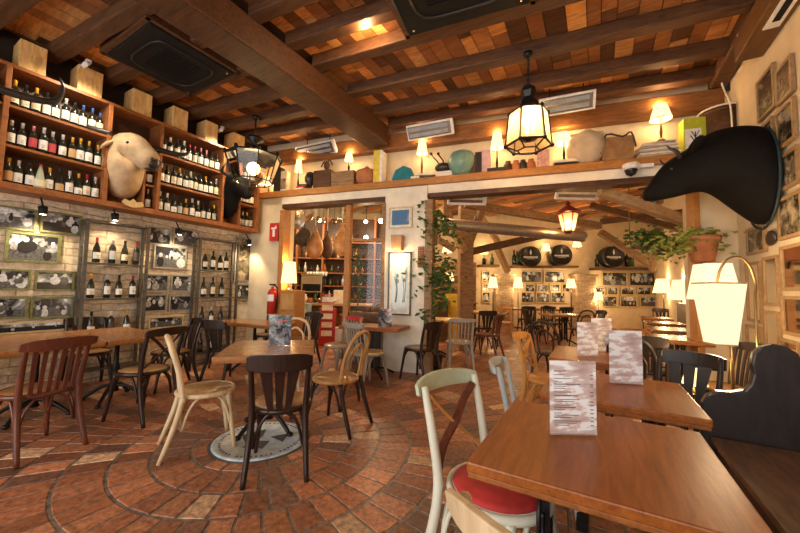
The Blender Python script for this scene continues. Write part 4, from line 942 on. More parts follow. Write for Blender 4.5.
# ================================================================== LAMPS
def table_lamp(p, h, r, label, pw, base=M_blk, shade=M_shade, group=None, square=False, rb=None, stem=.55, rz=0, cat='lamp', name='table_lamp', ratio=.6):
    t = thing(name, label, cat, p, rz, group); sh = h*(1-stem); rb = rb or r*.5
    MB().lathe([(rb, 0), (rb, .012), (rb*.5, .03), (.012, .05), (.02, h*stem*.4), (.009, h*stem*.7), (.009, h*stem+sh*.3)], seg=12).build('base', base, t)
    n = 4 if square else 20
    MB().lathe([(r, h*stem), (r*ratio, h)], seg=n, cap=False, sm=not square, ph=PI/4).build('shade', shade, t)
    MB().ball((0, 0, h*stem+sh*.45), min(.03, r*.35), 8, 6).build('bulb', M_bulb, t)
    if pw: point('lamp_light', Vector(p)+Vector((0, 0, h*stem-.02)), pw*.5, (1, .62, .28), .03); point('lamp_light', Vector(p)+Vector((0, 0, h+.03)), pw*.6, (1, .62, .28), .03)
    return t
# shelf over the openings
SHZ = 3.11
mb = MB(); a = Vector((XL, owp(XL), 0))-own*.06; b = Vector((XR, owp(XR), 0))-own*.06
mb.prism([(v.x, v.y) for v in (a, b, b+own*.33, a+own*.33)], 'z', 3.0, SHZ)
tag(mb.build('long_shelf', M_shelf, bev=.008), 'long golden wooden shelf of ornaments over the wide openings', 'shelf')
def SH(px, off=-.08):
    q = OW(px, 160, off); return Vector((q.x, q.y, SHZ))
def shz(px, py, off=-.08): return OW(px, py, off).z
def shw(x0, x1, py=160): return (OW(x1, py, -.08)-OW(x0, py, -.08)).length
for px, yt, r_, pw, lab in ((299, 160, .1, 7, 'small lit lamp on the long shelf beside the dark bust'), (349, 153, .11, 9, 'small lit lamp on the long shelf above the square wooden box'), (422, 141, .125, 10, 'small lit lamp on the long shelf beside the main beam end'),
        (497, 133, .135, 10, 'small lit lamp on the long shelf behind the large lantern'), (564, 133, .15, 10, 'small lit lamp on the long shelf beside the big stone pot'), (662, 106, .17, 12, 'brightest lit lamp on the long shelf above the stack of folded papers')):
    p = SH(px); h = shz(px, yt)-SHZ; b0 = 0
    if px == 662: b0 = shz(px, 141)-SHZ; p.z += b0; h -= b0
    if px == 349: b0 = shz(px, 173)-SHZ; p.z += b0; h -= b0
    if px in (422, 564): p.z += .09; h -= .09
    table_lamp(p, h, r_*.74, lab, pw*.8, M_brass if px in (422, 662) else M_blk, M_shade, 'lamps on the long shelf', stem=.62, rb=.045)
p = SH(270); table_lamp(p, .34, .11, 'small lit lamp at the corner end of the long shelf under the iron lantern', 7, M_brass, M_shade, 'lamps on the long shelf')
def item(name, mb, m, px, label, cat, off=-.08, bev=.004, rz=OA, group=None, dz=0):
    p = SH(px, off); p.z += dz+.001; o = mb.build(name, m, bev=bev, loc=p, rz=rz); return tag(o, label, cat, group)
def bx(w_, d_, h_, x=0, y=0, z=0, mb=None, rz=0): return (mb or MB()).box((x, y, z+h_/2), (w_, d_, h_), rz)
# decorative tin and dark clock
item('book', bx(.16, .12, shz(285, 168)-SHZ), M_horn, 280, 'dark upright book at the corner end of the long shelf', 'book')
o = item('storage_tin', bx(.16, .1, shz(285, 172)-SHZ), M_cream, 286, 'cream tin box with picture beside the dark bust on the long shelf', 'tin'); 
q = MB().box((0, -.052, .16), (.11, .004, .2)).build('printed_picture', M_photow, o)
m = MB(); m.lathe([(.06, 0), (.07, .02), (.03, .06), (.05, .1), (.1, .16), (.11, .24), (.07, .33), (.001, .36)], seg=16); item('bust', m, M_horn, 311, 'dark rounded bust beside the first shelf lamp', 'ornament', bev=0)
for k in range(3): item('book', bx(.2, .15, .03, 0, 0, .031*k, rz=.2*k-.2), [M_cream, M_red, M_horn][k], 303+k, ['pale', 'red', 'black'][k]+' flat book in the low pile before the dark bust', 'book', off=-.02, group='books lying on the long shelf')
item('wooden_box', bx(shw(318, 335), .24, shz(326, 172)-SHZ), M_duct, 326, 'dark wooden chest on the long shelf beside the square pale box', 'box', bev=.01)
m = MB(); m.tube([(-.12, 0, .1), (-.05, 0, .2), (0, 0, .1), (.05, 0, .22), (.12, 0, .12)], .012, 6, smooth=4); m.ball((0, 0, .12), (.06, .05, .09)); item('carved_animal', m, M_duct, 327, 'small carved figure standing on the dark wooden chest', 'ornament', dz=shz(326, 172)-SHZ, bev=0)
item('wooden_box', bx(shw(335, 357), .24, shz(346, 173)-SHZ), M_oldw, 346, 'square pale wooden box on the long shelf under a lit lamp', 'box', bev=.01)
m = MB(); m.lathe([(.12, 0), (.17, .06), (.185, .14), (.17, .21), (.12, .27), (.05, .3), (.03, .33), (.001, .34)], seg=24)
for k in range(5): m.lathe([(.174+.01*math.sin(k), .04+.045*k), (.186, .05+.045*k), (.174, .06+.045*k)], seg=24, cap=False)
item('clay_pot', m, M_terra, 367, 'ribbed terracotta beehive pot on the long shelf', 'pot', bev=0)
o = item('carton', bx(.12, .2, shz(383, 152)-SHZ), flat('yellow_card', (.72, .55, .06), .5), 379, 'tall yellow and white carton beside the terracotta beehive pot', 'box')
MB().box((.08, 0, (shz(383, 152)-SHZ)/2), (.04, .2, shz(383, 152)-SHZ-.01)).build('side_panel', M_wht, o)
m = MB(); m.prism([(-.2, 0), (.2, 0), (.2, .06), (.14, .2), (0, .26), (-.14, .2), (-.2, .06)], 'y', -.03, .02); item('tray', m, flat('teal_enamel', (.02, .2, .24), .3), 404, 'teal curved tray standing on the long shelf at the beam end', 'tray', off=-.05)
for k, (dx, c_) in enumerate(((420, M_cream), (428, M_horn), (424, M_cream))): item('book', bx(.26, .17, .035, rz=.15*k), c_, dx, ['cream book under the shelf lamp by the beam end', 'black book lying beside the shelf lamp by the beam end', 'cream book topmost under the shelf lamp by the beam end'][k], 'book', off=-.02, group='books lying on the long shelf', dz=[0, .0, .036][k])
m = MB(); m.tube([(0, 0, .05), (-.1, 0, .2), (-.2, 0, .32)], .012, 6); m.tube([(.03, 0, .05), (.0, 0, .2), (-.08, 0, .31)], .012, 6); m.ball((0, 0, .08), (.14, .09, .08)); m.ball((-.2, 0, .33), .025); m.ball((-.08, 0, .32), .025); item('antler_ornament', m, M_horn, 443, 'dark ornament with two knobbed stems on a pale block', 'ornament', bev=0, dz=.1)
item('stone_block', bx(.26, .14, .1), M_white, 445, 'pale block under the knobbed dark ornament', 'block')
m = MB(); m.lathe([(.1, 0), (.16, .05), (.215, .18), (.22, .28), (.17, .37), (.09, .41), (.001, .42)], seg=28); item('ceramic_jar', m, wood('teal_glaze', (.08, .2, .17), (.26, .42, .34), .35, (3, 3, 3), .1, ((.5, .42, .3), .6)), 462, 'big round teal ceramic jar on the long shelf', 'jar', bev=0)
item('paper_bag', bx(.07, .16, .3), M_duct, 474, 'narrow dark box leaning against the teal jar', 'box')
item('perfume_box', bx(.11, .1, shz(480, 153)-SHZ), M_horn, 479, 'black carton between teal jar and pink carton', 'box'); item('perfume_box', bx(.15, .1, shz(485, 151)-SHZ), flat('pink_card', (.65, .42, .42), .5), 486, 'pale pink carton on the long shelf beside the black one', 'box')
item('book', bx(.28, .16, .05), M_horn, 497, 'black book under the lamp behind the large lantern', 'book', off=-.02)
for k, px in enumerate((508, 516, 523, 531)):
    m = MB(); m.lathe([(.05, 0), (.07, .05), (.06, .12), (.035, .15), (.04, .17), (.001, .175)], seg=14); item('clay_jar', m, [M_duct, M_terra, M_horn, M_terra][k], px, ['brown', 'orange clay', 'black', 'reddish clay'][k]+' small jar on the shelf behind the large lantern', 'jar', bev=0)
o = item('gift_box', bx(shw(537, 549), .12, shz(543, 151)-SHZ), flat('pink_print', (.6, .35, .33), .5, 0, .35, 30), 543, 'pink patterned carton on the long shelf between large lantern and lamp', 'box')
for k in range(2): item('book', bx(.34, .18, .042, rz=.1-k*.15), [M_horn, M_cream][k], 566, ['dark book under the lamp beside the stone pot', 'cream book on the dark one under the lamp beside the stone pot'][k], 'book', dz=.043*k, off=-.06)
m = MB(); m.lathe([(.12, 0), (.2, .08), (.255, .22), (.25, .34), (.17, .43), (.09, .46), (.1, .485), (.001, .48)], seg=28)
for q in (-1, 1): m.tube([(q*.1, 0, .44), (q*.2, 0, .46), (q*.21, 0, .38)], .02, 6, smooth=3)
item('stone_pot', m, flat('stone_pot', (.5, .42, .32), .8, 0, .2, 5, .2), 586, 'large round pale stone pot on the long shelf', 'pot', bev=0)
hh = shz(615, 140)-SHZ
o = item('leather_case', bx(shw(600, 632)*.97, .26, hh), wood('case', (.2, .1, .04), (.42, .25, .11), .5, (5, 5, 5)), 616, 'old brown case with strap between the stone pot and the papers', 'case', bev=.02)
m = MB(); m.tube([(-.22, -.135, .1), (-.14, -.14, hh+.03), (.05, -.14, hh-.02), (.15, -.14, hh+.03), (.2, -.14, .15)], .012, 6, smooth=3); m.build('strap', M_horn, o)
for k in range(7):
    item('newspaper', MB().box((0, 0, .014), (.48-.02*k, .24, .026), .12*(k % 3)-.1), M_cream if k % 2 else flat('newsprint', (.5, .4, .3), .8), 655+random.randint(-2, 2), f'folded paper, {ORD[k]} from the bottom of the stack under the brightest shelf lamp', 'paper', off=-.06, group='folded papers under the shelf lamp', dz=.0275*k)
hh = shz(695, 120)-SHZ
o = item('oil_tin', bx(.24, .16, hh), flat('lime_tin', (.45, .5, .03), .35), 693, 'lime and white square oil tin beside the hanging bull head', 'tin', bev=.006)
MB().box((-.02, -.082, hh*.42), (.17, .004, hh*.55)).build('white_label', M_wht, o)
m = MB(); m.tube([(0, -.086, .1), (0, -.086, hh*.6)], .006, 5); m.tube([(-.04, -.086, hh*.62), (0, -.086, hh*.45), (.04, -.086, hh*.62)], .006, 5); m.tube([(-.05, -.086, hh*.5), (0, -.086, hh*.3), (.05, -.086, hh*.5)], .006, 5); m.build('tree_emblem', M_blk, o)
hh = shz(720, 112)-SHZ
m = MB(); m.lathe([(.2, 0), (.2, hh)], seg=24, cap=True); m.lathe([(.205, hh*.9), (.205, hh*.96)], seg=24)
o = item('wooden_barrel', m, M_duct, 722, 'dark upright drum at the mirror wall end of the long shelf', 'drum', bev=0)
m = MB(); m.tube([(.215*math.cos(2*PI*k/24), .215*math.sin(2*PI*k/24), hh) for k in range(25)], .012, 6, cap=False); m.build('rope_ring', M_cream, o)
m = MB(); m.tube([(0, -.215, .02), (.01, -.22, hh*.5), (0, -.215, hh), (.0, -.1, hh+.25), (0, 0, hh+.55)], .01, 6, smooth=4); m.build('rope', M_cream, o)
for px in (322, 418, 545, 652): pass

# security camera on the header
p = OW(631, 170, .08); t = thing('security_camera', 'white dome security camera with black lens on the shelf edge', 'camera', p, OA)
MB().lathe([(.085, .0), (.1, .02), (.1, .07), (.09, .08)], seg=24).build('housing', M_wht, t); MB().lathe([(.01, -.085), (.055, -.06), (.075, -.01), (.075, .0)], seg=24).build('dome', flat('black_dome', (.015, .015, .02), .08), t)
MB().box((.17, .0, .04), (.16, .05, .05)).build('junction_box', M_wht, t, .006)

# ================================================================== WHITE COLUMN between the openings
def picO(x0, y0, x1, y1, label, off=.06, **k):
    c = OW((x0+x1)/2, (y0+y1)/2, off); a, b = OW(x0, (y0+y1)/2, off), OW(x1, (y0+y1)/2, off); u, d = OW((x0+x1)/2, y0, off), OW((x0+x1)/2, y1, off)
    return picture(c, OA, (b-a).length, u.z-d.z, label, **k)
pt = picO(388, 252, 411, 315, 'tall white framed drawing of thin plants hanging low on the white column', fr=M_horn, ph=photo('pale_drawing', (.6, .68, .66), (.88, .9, .88), 4), mat_=.04)
m = MB(); rr = random.Random(4)
for k in range(7): x = rr.uniform(-.1, .1); h_ = rr.uniform(.1, .3); m.tube([(x, -.009, -.3), (x+.02, -.009, -.1), (x+rr.uniform(-.05, .05), -.009, h_)], [.006, .004, .003], 5, smooth=3); m.ball((x+.02, -.009, h_-.08), (.02, .003, .035), 8, 6)
m.build('drawn_plants', flat('faded_green', (.2, .3, .26), .6), pt)
picO(389, 207, 412, 228, 'small blue toned picture high on the white column', fr=M_goldf, ph=photo('blue_print', (.08, .2, .4), (.8, .8, .7), 5), mat_=.03)
p = OW(398, 243, .1); tag(MB().lathe([(.11, -.12), (.13, .12)], seg=4, sm=False, ph=PI/4).build('wall_sconce', flat('brown_shade', (.42, .24, .12), .7), loc=p, rz=OA), 'brown square paper sconce between two pictures on the white column', 'sconce')
point('sconce_light', p-own*.12+Vector((0, 0, -.2)), 5)
p = OW(421, 257, .05); o = MB().box((0, 0, 0), (.1, .03, .33)).build('brick_patch', bricks('red_brick', (.35, .12, .07), (.3, .1, .06), (.4, .3, .2), .09, .04, .9, .006, 'xz'), loc=p, rz=OA); tag(o, 'patch of exposed red brick on the edge of the white column', 'brick patch')
# red sign and extinguisher by the corner, lamp and cabinet
p = OW(274, 232, .05)
t = thing('fire_sign', 'small red sign with a white extinguisher symbol beside the wine rack end', 'sign', p, OA)
MB().box((0, 0, 0), (.2, .01, .34)).build('plate', M_red, t); m = MB(); m.box((0, -.008, -.02), (.05, .004, .14)); m.box((0, -.008, .07), (.12, .004, .03)); m.box((.04, -.008, .1), (.03, .004, .03)); m.build('symbol', M_wht, t)
p = OW(272, 300, .12)
t = thing('fire_extinguisher', 'red fire extinguisher hanging on the cream wall by the bar entrance', 'extinguisher', p, OA)
MB().lathe([(.06, -.25), (.085, -.24), (.085, .12), (.06, .19), (.025, .21), (.025, .25), (.001, .25)], seg=20).build('cylinder', M_red, t); m = MB()
for k in range(9): pass
m = MB(); n = 8; A_ = []
for k in range(n+1): a = -PI/2-1+2*k/n; A_.append((m.vv((.0865*math.cos(a), .0865*math.sin(a), -.02)), m.vv((.0865*math.cos(a), .0865*math.sin(a), .1))))
for a, b in zip(A_, A_[1:]): m.face((a[0], b[0], b[1], a[1]), True)
m.build('label', M_wht, t); MB().box((0, 0, .28), (.03, .14, .03)).tube([(.03, 0, .27), (.11, 0, .2), (.1, 0, -.1), (.07, 0, -.2)], .012, 6, smooth=4).build('hose', M_blk, t)
p = OW(286, 316, .1)
cab = thing('wooden_cabinet', 'honey wooden cabinet beside the fire extinguisher with a lamp on it', 'cabinet', (p.x+.02, p.y+.12, 0), OA)
zt = OW(286, 290, .05).z
MB().box((0, 0, zt/2), (.32, .3, zt)).build('body', M_shelf, cab, .006); MB().box((0, -.155, zt-.2), (.27, .012, .28)).build('door', wood('cab_door', (.4, .2, .06), (.62, .36, .12), .4, (14, 14, 4)), cab); 
table_lamp((p.x-.05, p.y+.08, zt), .52, .14, 'glowing square shade lamp on the honey cabinet near the extinguisher', 14, M_brass, M_shade, square=True, stem=.25, ratio=.75, rb=.06)

# ================================================================== PLANTS
def leaves(m, c, n, spread, size, hang=0, rng=random):
    for _ in range(n):
        p = Vector(c)+Vector((rng.gauss(0, spread[0]), rng.gauss(0, spread[1]), rng.gauss(0, spread[2])-abs(rng.gauss(0, hang))))
        a, b = rng.uniform(0, 2*PI), rng.uniform(-.9, .6); d = Vector((math.cos(a)*math.cos(b), math.sin(a)*math.cos(b), math.sin(b))); s_ = d.cross(Vector((0, 0, 1))).normalized(); L = size*rng.uniform(.6, 1.3)
        up = s_.cross(d)*L*.18
        i = [m.vv(p), m.vv(p+d*L*.5+s_*L*.3+up), m.vv(p+d*L), m.vv(p+d*L*.5-s_*L*.3+up), m.vv(p+d*L*.5-up)]
        m.face((i[0], i[1], i[2], i[4])); m.face((i[0], i[4], i[2], i[3]))
t = thing('ivy_plant', 'tall climbing ivy with grey stem beside the white column', 'plant', (0, 0, 0))
ps = [OW(433, 370, -.25), OW(434, 330, -.25), OW(432, 290, -.25), OW(431, 250, -.22), OW(436, 215, -.2)]
MB().tube(ps, [.04, .035, .03, .025, .015], 8, smooth=5).build('stem', M_stem, t)
m = MB(); rg = random.Random(5)
for px, py, n in ((426, 212, 26), (440, 222, 34), (448, 232, 26), (428, 228, 22), (432, 255, 22), (445, 268, 34), (436, 278, 34), (428, 292, 26), (447, 283, 30), (421, 262, 12), (441, 300, 26), (419, 285, 10), (427, 312, 14), (420, 300, 8)): leaves(m, OW(px, py, -.2+.25*rg.random()), n*2, (.07, .1, .09), .1, 0, rg)
m.build('foliage', M_green, t)
MB().lathe([(.12, 0), (.16, .26), (.15, .27), (.001, .26)], (ps[0].x, ps[0].y, 0), 16).build('pot', M_blk, t)
p = OW(703, 262, .16)
t = thing('hanging_plant', 'terracotta pot with yellow green foliage fixed to the pillar beneath the black bull', 'plant', p, OA)
MB().lathe([(.11, 0), (.155, .25), (.175, .25), (.178, .31), (.15, .31), (.001, .28)], seg=20).build('pot', M_terra, t)
MB().tube([(-.0, .02, -.02), (.0, .14, -.1)], .015, 6).build('bracket', M_iron, t)
m = MB(); leaves(m, (0, 0, .33), 120, (.13, .1, .05), .09, .04, rg); leaves(m, (-.25, 0, .3), 120, (.14, .1, .06), .09, .1, rg); m.build('foliage', M_greenl, t)
t = thing('trailing_plant', 'dark trailing greenery spread along the truss left of the terracotta pot'.replace('left of', 'before'), 'plant', (0, 0, 0))
m = MB()
for px, py, n in ((640, 236, 70), (650, 240, 90), (662, 243, 90), (672, 245, 70), (681, 240, 60), (655, 232, 40)): leaves(m, FP(px, py, 5.4), n, (.12, .15, .07), .1, .03, rg)
m.build('foliage', M_green, t)
MB().bar(FP(628, 246, 5.5), FP(702, 254, 5.5), .12, .05).build('planter_board', M_oldw, t)
for q in ((630, 246), (700, 254)): a = FP(q[0], q[1], 5.5); MB().tube([a, (a.x, a.y, fz(5.5))], .008, 5).build('hanging_rope', M_stem, t)

# ================================================================== MIRROR WALL
def picR(x0, y0, x1, y1, label, off=.02, **k):
    X = XR-off; c = RW((x0+x1)/2, (y0+y1)/2, X); a, b = RW(x0, (y0+y1)/2, X), RW(x1, (y0+y1)/2, X); u, d = RW((x0+x1)/2, y0, X), RW((x0+x1)/2, y1, X)
    return picture(c, RR, abs(b.y-a.y), abs(u.z-d.z), label, **k)
M_frw = wood('frame_oak', (.22, .12, .05), (.42, .27, .13), .5, (20, 20, 20), .2)
gR = 'framed mirrors and pictures on the mirror wall'
for q in (((757, 72, 775, 116), 'wooden framed dark picture highest beside the ceiling beam', M_photow), ((776, 62, 793, 100), 'wooden framed picture highest at the near side, with dried flowers', M_photow), ((776, 104, 795, 146), 'narrow wooden framed picture directly above the bull collar', M_photow),
          ((780, 150, 799, 188), 'wooden framed dark picture beside the bull collar', M_photow), ((778, 194, 803, 238), 'wooden framed picture of a palm-like spray below the bull collar', M_photow), ((747, 226, 765, 254), 'small framed picture under the bull chest near the pillar', M_photow),
          ((764, 256, 779, 306), 'tall framed mirror reflecting the lamp behind the arched brass lamp', M_mirror), ((781, 244, 806, 291), 'large square framed mirror reflecting a cream shade', M_mirror), ((782, 296, 806, 336), 'lower square framed mirror next to the bench end', M_mirror),
          ((765, 311, 780, 350), 'narrow low framed mirror behind the brass arch', M_mirror), ((747, 262, 761, 322), 'slim framed mirror just behind the lit shade', M_mirror), ((747, 326, 762, 362), 'low small framed mirror under the slim one', M_mirror), ((779, 340, 800, 372), 'lowest wooden framed mirror just above the bench back', M_mirror), ((759, 122, 774, 150) , 'small wooden framed picture above the bull neck', M_photow), ((808, 60, 835, 120), 'framed picture at the street side of the top row', M_photow), ((812, 140, 840, 230), 'framed picture at the street side of the middle row', M_photow)):
    picR(*q[0], q[1], fr=M_frw, ph=q[2], group=gR, bar=.03)
p = RW(772, 238, XR-.02); tag(MB().lathe([(.001, 0), (.07, .0), (.075, .012), (.05, .02), (.001, .022)], seg=20, sx=1, sy=1.6).build('trophy_plaque', M_horn, loc=p, rz=0), 'small oval dark plaque under the black bull trophy', 'plaque')
bpy.data.objects['trophy_plaque'].rotation_euler = (0, -PI/2, 0)

# arched brass lamp with an upturned square linen shade
def pp(x, y, Y): return PL(x, y, (0, Y, 0), (0, 1, 0))
Yl = 3.55; c = pp(719, 313, Yl); top = pp(719, 283, Yl).z; bot = pp(719, 344, Yl).z
t = thing('arc_lamp', 'arched brass floor lamp with large lit cream square shade beside the bench end', 'lamp', (c.x, c.y, 0))
L = lambda x, y: pp(x, y, Yl)-Vector((c.x, c.y, 0))
base = Vector((L(762, 330).x, .1, 0))
MB().tube([base+Vector((0, 0, .03)), base+Vector((0, 0, 1.0)), Vector((L(761, 320).x, .08, L(0, 320).z)) if False else base+Vector((0, 0, 1.3)), L(759, 285)+Vector((0, .06, 0)), L(752, 266)+Vector((0, .04, 0)), L(739, 257), L(727, 260), L(720, 270), L(717, 282)], .0095, 8, smooth=5).build('pole', M_brass, t)
MB().lathe([(.13, 0), (.13, .02), (.03, .04)], base, 24).build('base', M_brass, t)
m = MB(); m.lathe([(.1, bot), (.165, top)], seg=4, cap=False, sm=False, ph=PI/4+.35); m.build('shade', M_shadew, t)
m = MB(); m.lathe([(.102, bot-.004), (.102, bot+.008)], seg=4, cap=False, sm=False, ph=PI/4+.35); m.build('shade_edging', M_goldf, t); m = MB(); m.lathe([(.167, top-.008), (.167, top+.004)], seg=4, cap=False, sm=False, ph=PI/4+.35); m.build('shade_edging', M_goldf, t)
MB().ball((0, 0, (top+bot)/2), .05, 10, 8).build('bulb', M_bulb, t); point('lamp_light', (c.x, c.y, bot-.03), 13, (1, .7, .4), .07); point('lamp_light', (c.x, c.y, top+.05), 12, (1, .7, .4), .07)
Y2 = 4.15; c = pp(724, 300, Y2); 
t = thing('floor_lamp', 'straight brass floor lamp with cream shade standing behind the arched lamp', 'lamp', (pp(732, 360, Y2).x, Y2, 0))
zt, zb = pp(720, 264, Y2).z, pp(720, 300, Y2).z
MB().tube([(0, 0, .02), (0, 0, zb+.1)], .014, 8).build('pole', M_brass, t); MB().lathe([(.14, 0), (.14, .015), (.03, .04)], seg=24).build('base', M_brass, t)
MB().lathe([(.2, zb), (.14, zt)], (-.11, 0, 0), 4, cap=False, sm=False, ph=PI/4+.3).build('shade', M_shadew, t); MB().tube([(0, 0, zb+.1), (-.06, 0, zb+.13), (-.11, 0, zb+.1)], .01, 6).build('shade_arm', M_brass, t)
point('lamp_light', (t.location.x-.11, Y2, zb-.03), 8, (1, .7, .4), .06); point('lamp_light', (t.location.x-.11, Y2, zt+.05), 8, (1, .7, .4), .06)
p = pp(695, 392, 4.3); st = thing('side_table', 'small dark stand carrying the little lit lamp behind the bench end', 'table', (p.x, 4.3, 0))
MB().box((0, 0, p.z-.01), (.22, .22, .02)).build('top', W_dark, st); 
for sx in (-1, 1):
    for sy in (-1, 1): MB().box((sx*.09, sy*.09, (p.z-.02)/2), (.025, .025, p.z-.02)).build('leg', W_dark, st)
table_lamp((p.x, 4.3, p.z), .24, .1, 'little lit lamp low beside the bench end', 7, M_brass, M_shade, stem=.3, rb=.05)
table_lamp((.85, 2.95+.35, 0), .86, .04, 'thin dark lamp stem behind the bench end', 0, M_brass, M_brass, stem=.9, rb=.08) if False else None

# ================================================================== FAR ROOM
def beamf(a, da, b, db, w_, h_, mat=None, nm='ceiling_beam'):
    m = MB(); m.bar(FP(a[0], a[1], da), FP(b[0], b[1], db), w_, h_); return struct(nm, m, mat or M_oldw, .015)
M_dk = wood('truss_dark', (.06, .03, .015), (.18, .09, .04), .6, (3, 20, 20), .3)
M_pl = wood('truss_pale', (.3, .17, .07), (.6, .4, .2), .6, (3, 20, 20), .3)
beamf((600, 191), 5.0, (716, 232), 4.95, 0.150, 0.140, M_pl)                # pale brace crossing to the pillar
beamf((465, 204), 7.0, (600, 226), 7.6, 0.150, 0.154, M_oldw)
beamf((446, 197), 6.6, (446, 235), 6.6, 0.120, 0.112, M_oldw)
beamf((470, 252), 7.6, (570, 229), 8.2, 0.150, 0.168, M_dk)
beamf((485, 247), 9.5, (600, 226), 9.0, 0.135, 0.126, M_pl)
beamf((443, 206), 7.2, (464, 252), 7.4, 0.150, 0.154, M_pl)
beamf((484, 205), 7.6, (466, 252), 7.5, 0.135, 0.140, M_oldw)
beamf((480, 215), 8.6, (498, 242), 8.8, 0.120, 0.126, M_pl)
beamf((495, 243), 9.8, (508, 272), 10.2, 0.150, 0.154, M_pl)
beamf((436, 238), 8.0, (455, 250), 8.0, 0.150, 0.140, M_oldw)
beamf((600, 232), 9.5, (655, 268), 9.6, 0.165, 0.168, M_oldw)
beamf((600, 222), 9.0, (700, 210), 8.0, 0.120, 0.140, M_dk)
beamf((590, 205), 8.0, (690, 232), 7.5, 0.135, 0.140, M_dk)
beamf((660, 228), 8.0, (652, 270), 9.0, 0.135, 0.140, M_oldw)
p = FP(465, 330, 7.6); z1 = FP(465, 205, 7.6).z
tag(MB().box((0, 0, z1/2), (.3, .3, z1)).build('timber_post', M_oldw, loc=(p.x, p.y, 0), rz=RF, bev=.02), 'thick square timber post carrying the trusses of the far room', 'post')
t = thing('ventilation_duct', 'long ribbed metal ventilation duct crossing under the far room trusses', 'duct', (0, 0, 0))
a, b = FP(446, 224, 6.2), FP(584, 237, 6.8); m = MB(); pts = [a.lerp(b, k/60) for k in range(61)]; m.tube(pts, [.105+.007*(k % 2) for k in range(61)], 14, cap=True); m.build('ribbed_tube', flat('duct_metal', (.42, .38, .33), .38, .8, .15, 20), t)
MB().tube([a, a+Vector((-.25, .05, -.08)), a+Vector((-.38, .25, -.3))], .108, 14, smooth=4).build('elbow', flat('duct_metal', (0,)*3), t)

# brick pillars
for k, (px, w_, lab) in enumerate(((504, .62, 'rough pale brick pillar between the two groups of far photographs closer to the timber post'), (585, .7, 'rough pale brick pillar between the nine and the ten framed photographs'))):
    p = FP(px, 320, 12.45); z1 = FP(px, 276, 12.3).z
    m = MB(); m.box((0, .12, z1/2), (w_, .5, z1)); m.box((0, .1, z1+.03), (w_+.12, .55, .07)); tag(m.build('brick_pillar', M_pillar, loc=(p.x, p.y, 0), rz=RF, bev=.01), lab, 'pillar')
def picF(x0, y0, x1, y1, label, off=.06, **k):
    D = 12.8-off; c = FP((x0+x1)/2, (y0+y1)/2, D); a, b = FP(x0, (y0+y1)/2, D), FP(x1, (y0+y1)/2, D); u, d = FP((x0+x1)/2, y0, D), FP((x0+x1)/2, y1, D)
    return picture(c, RF, (b-a).length, u.z-d.z, label, fr=M_goldf, bar=.03, **k)
rn = ['top', 'middle', 'bottom']
for i, (row_, cols) in enumerate((((271, 283), ((521, 542), (544, 565))), ((284, 292), ((525, 535), (537, 548), (550, 560), (562, 570))), ((292, 303), ((521, 534), (536, 550), (551, 565))))):
    for j, (a, b) in enumerate(cols): picF(a, row_[0], b, row_[1], f'{ORD[j]} framed photo in the {rn[i]} row of nine, counted from the first pillar', group='nine photographs between the brick pillars')
for i, (row_, cols) in enumerate((((272, 286), ((602, 627), (629, 655))), ((287, 295), ((595, 605), (607, 618), (621, 634), (637, 651), (653, 666))), ((296, 307), ((602, 617), (620, 637), (640, 656))))):
    for j, (a, b) in enumerate(cols): picF(a, row_[0], b, row_[1], f'{ORD[j]} framed photo from the second pillar in the {rn[i]} row of ten', group='ten photographs beyond the second brick pillar')
for j, (a, b, c, d) in enumerate(((482, 271, 490, 281), (482, 284, 488, 291), (482, 292, 490, 303))): picF(a, b, c, d, f'{rn[j]} small framed photo of the three beside the first floor lamp', group='three photographs before the first pillar')
# shelf with barrels
for (x0, x1, y, lab) in ((511, 576, 267, 'dark shelf carrying two black barrel ends on the far wall'), (592, 662, 269, 'dark shelf carrying the barrel close to the plants on the far wall'), (478, 498, 266, 'short dark shelf with bottles by the first pillar')):
    a, b = FP(x0, y, 12.6), FP(x1, y, 12.6); m = MB(); m.bar(a, b, .4, .08); tag(m.build('wall_shelf', M_dk), lab, 'shelf')
def barrel(px, py, lab):
    p = FP(px, py, 12.5); t = thing('barrel', lab, 'barrel', p, RF, 'black barrels on the far wall shelves')
    R = .385; m = MB(); X = Matrix.Rotation(PI/2, 4, 'X'); m.X = X
    m.lathe([(.001, .16), (R*.9, .16), (R*.9, .2), (R*.95, .2), (R, .05), (R*1.02, -.1), (R, -.2), (.001, -.2)], seg=32); m.build('cask', flat('black_barrel', (.018, .018, .018), .45), t)
    m = MB(); m.X = X; m.lathe([(R*.96, .19), (R*.97, .205), (R*.99, .19)], seg=32, cap=False); m.build('hoop', M_iron, t)
    m = MB(); m.ball((0, -.17, .17), (.04, .01, .05)); m.box((0, -.17, .1), (.05, .01, .05)); m.box((0, -.17, .24), (.02, .01, .05)); m.build('emblem', M_wht, t)
    m = MB(); rr = random.Random(2); x = -.26
    while x < .24: wd = rr.choice([.025, .035, .04]); m.box((x+wd/2, -.17, -.02), (wd*.8, .01, rr.choice([.05, .065]))); x += wd+.006
    m.box((0, -.17, -.08), (.3, .01, .012)); m.build('lettering', M_wht, t)
barrel(529, 257, 'black barrel with white emblem, nearer the first brick pillar'); barrel(559.5, 255.5, 'black barrel with white emblem, next to the second brick pillar'); barrel(611, 257, 'black barrel with white emblem beyond the second brick pillar')
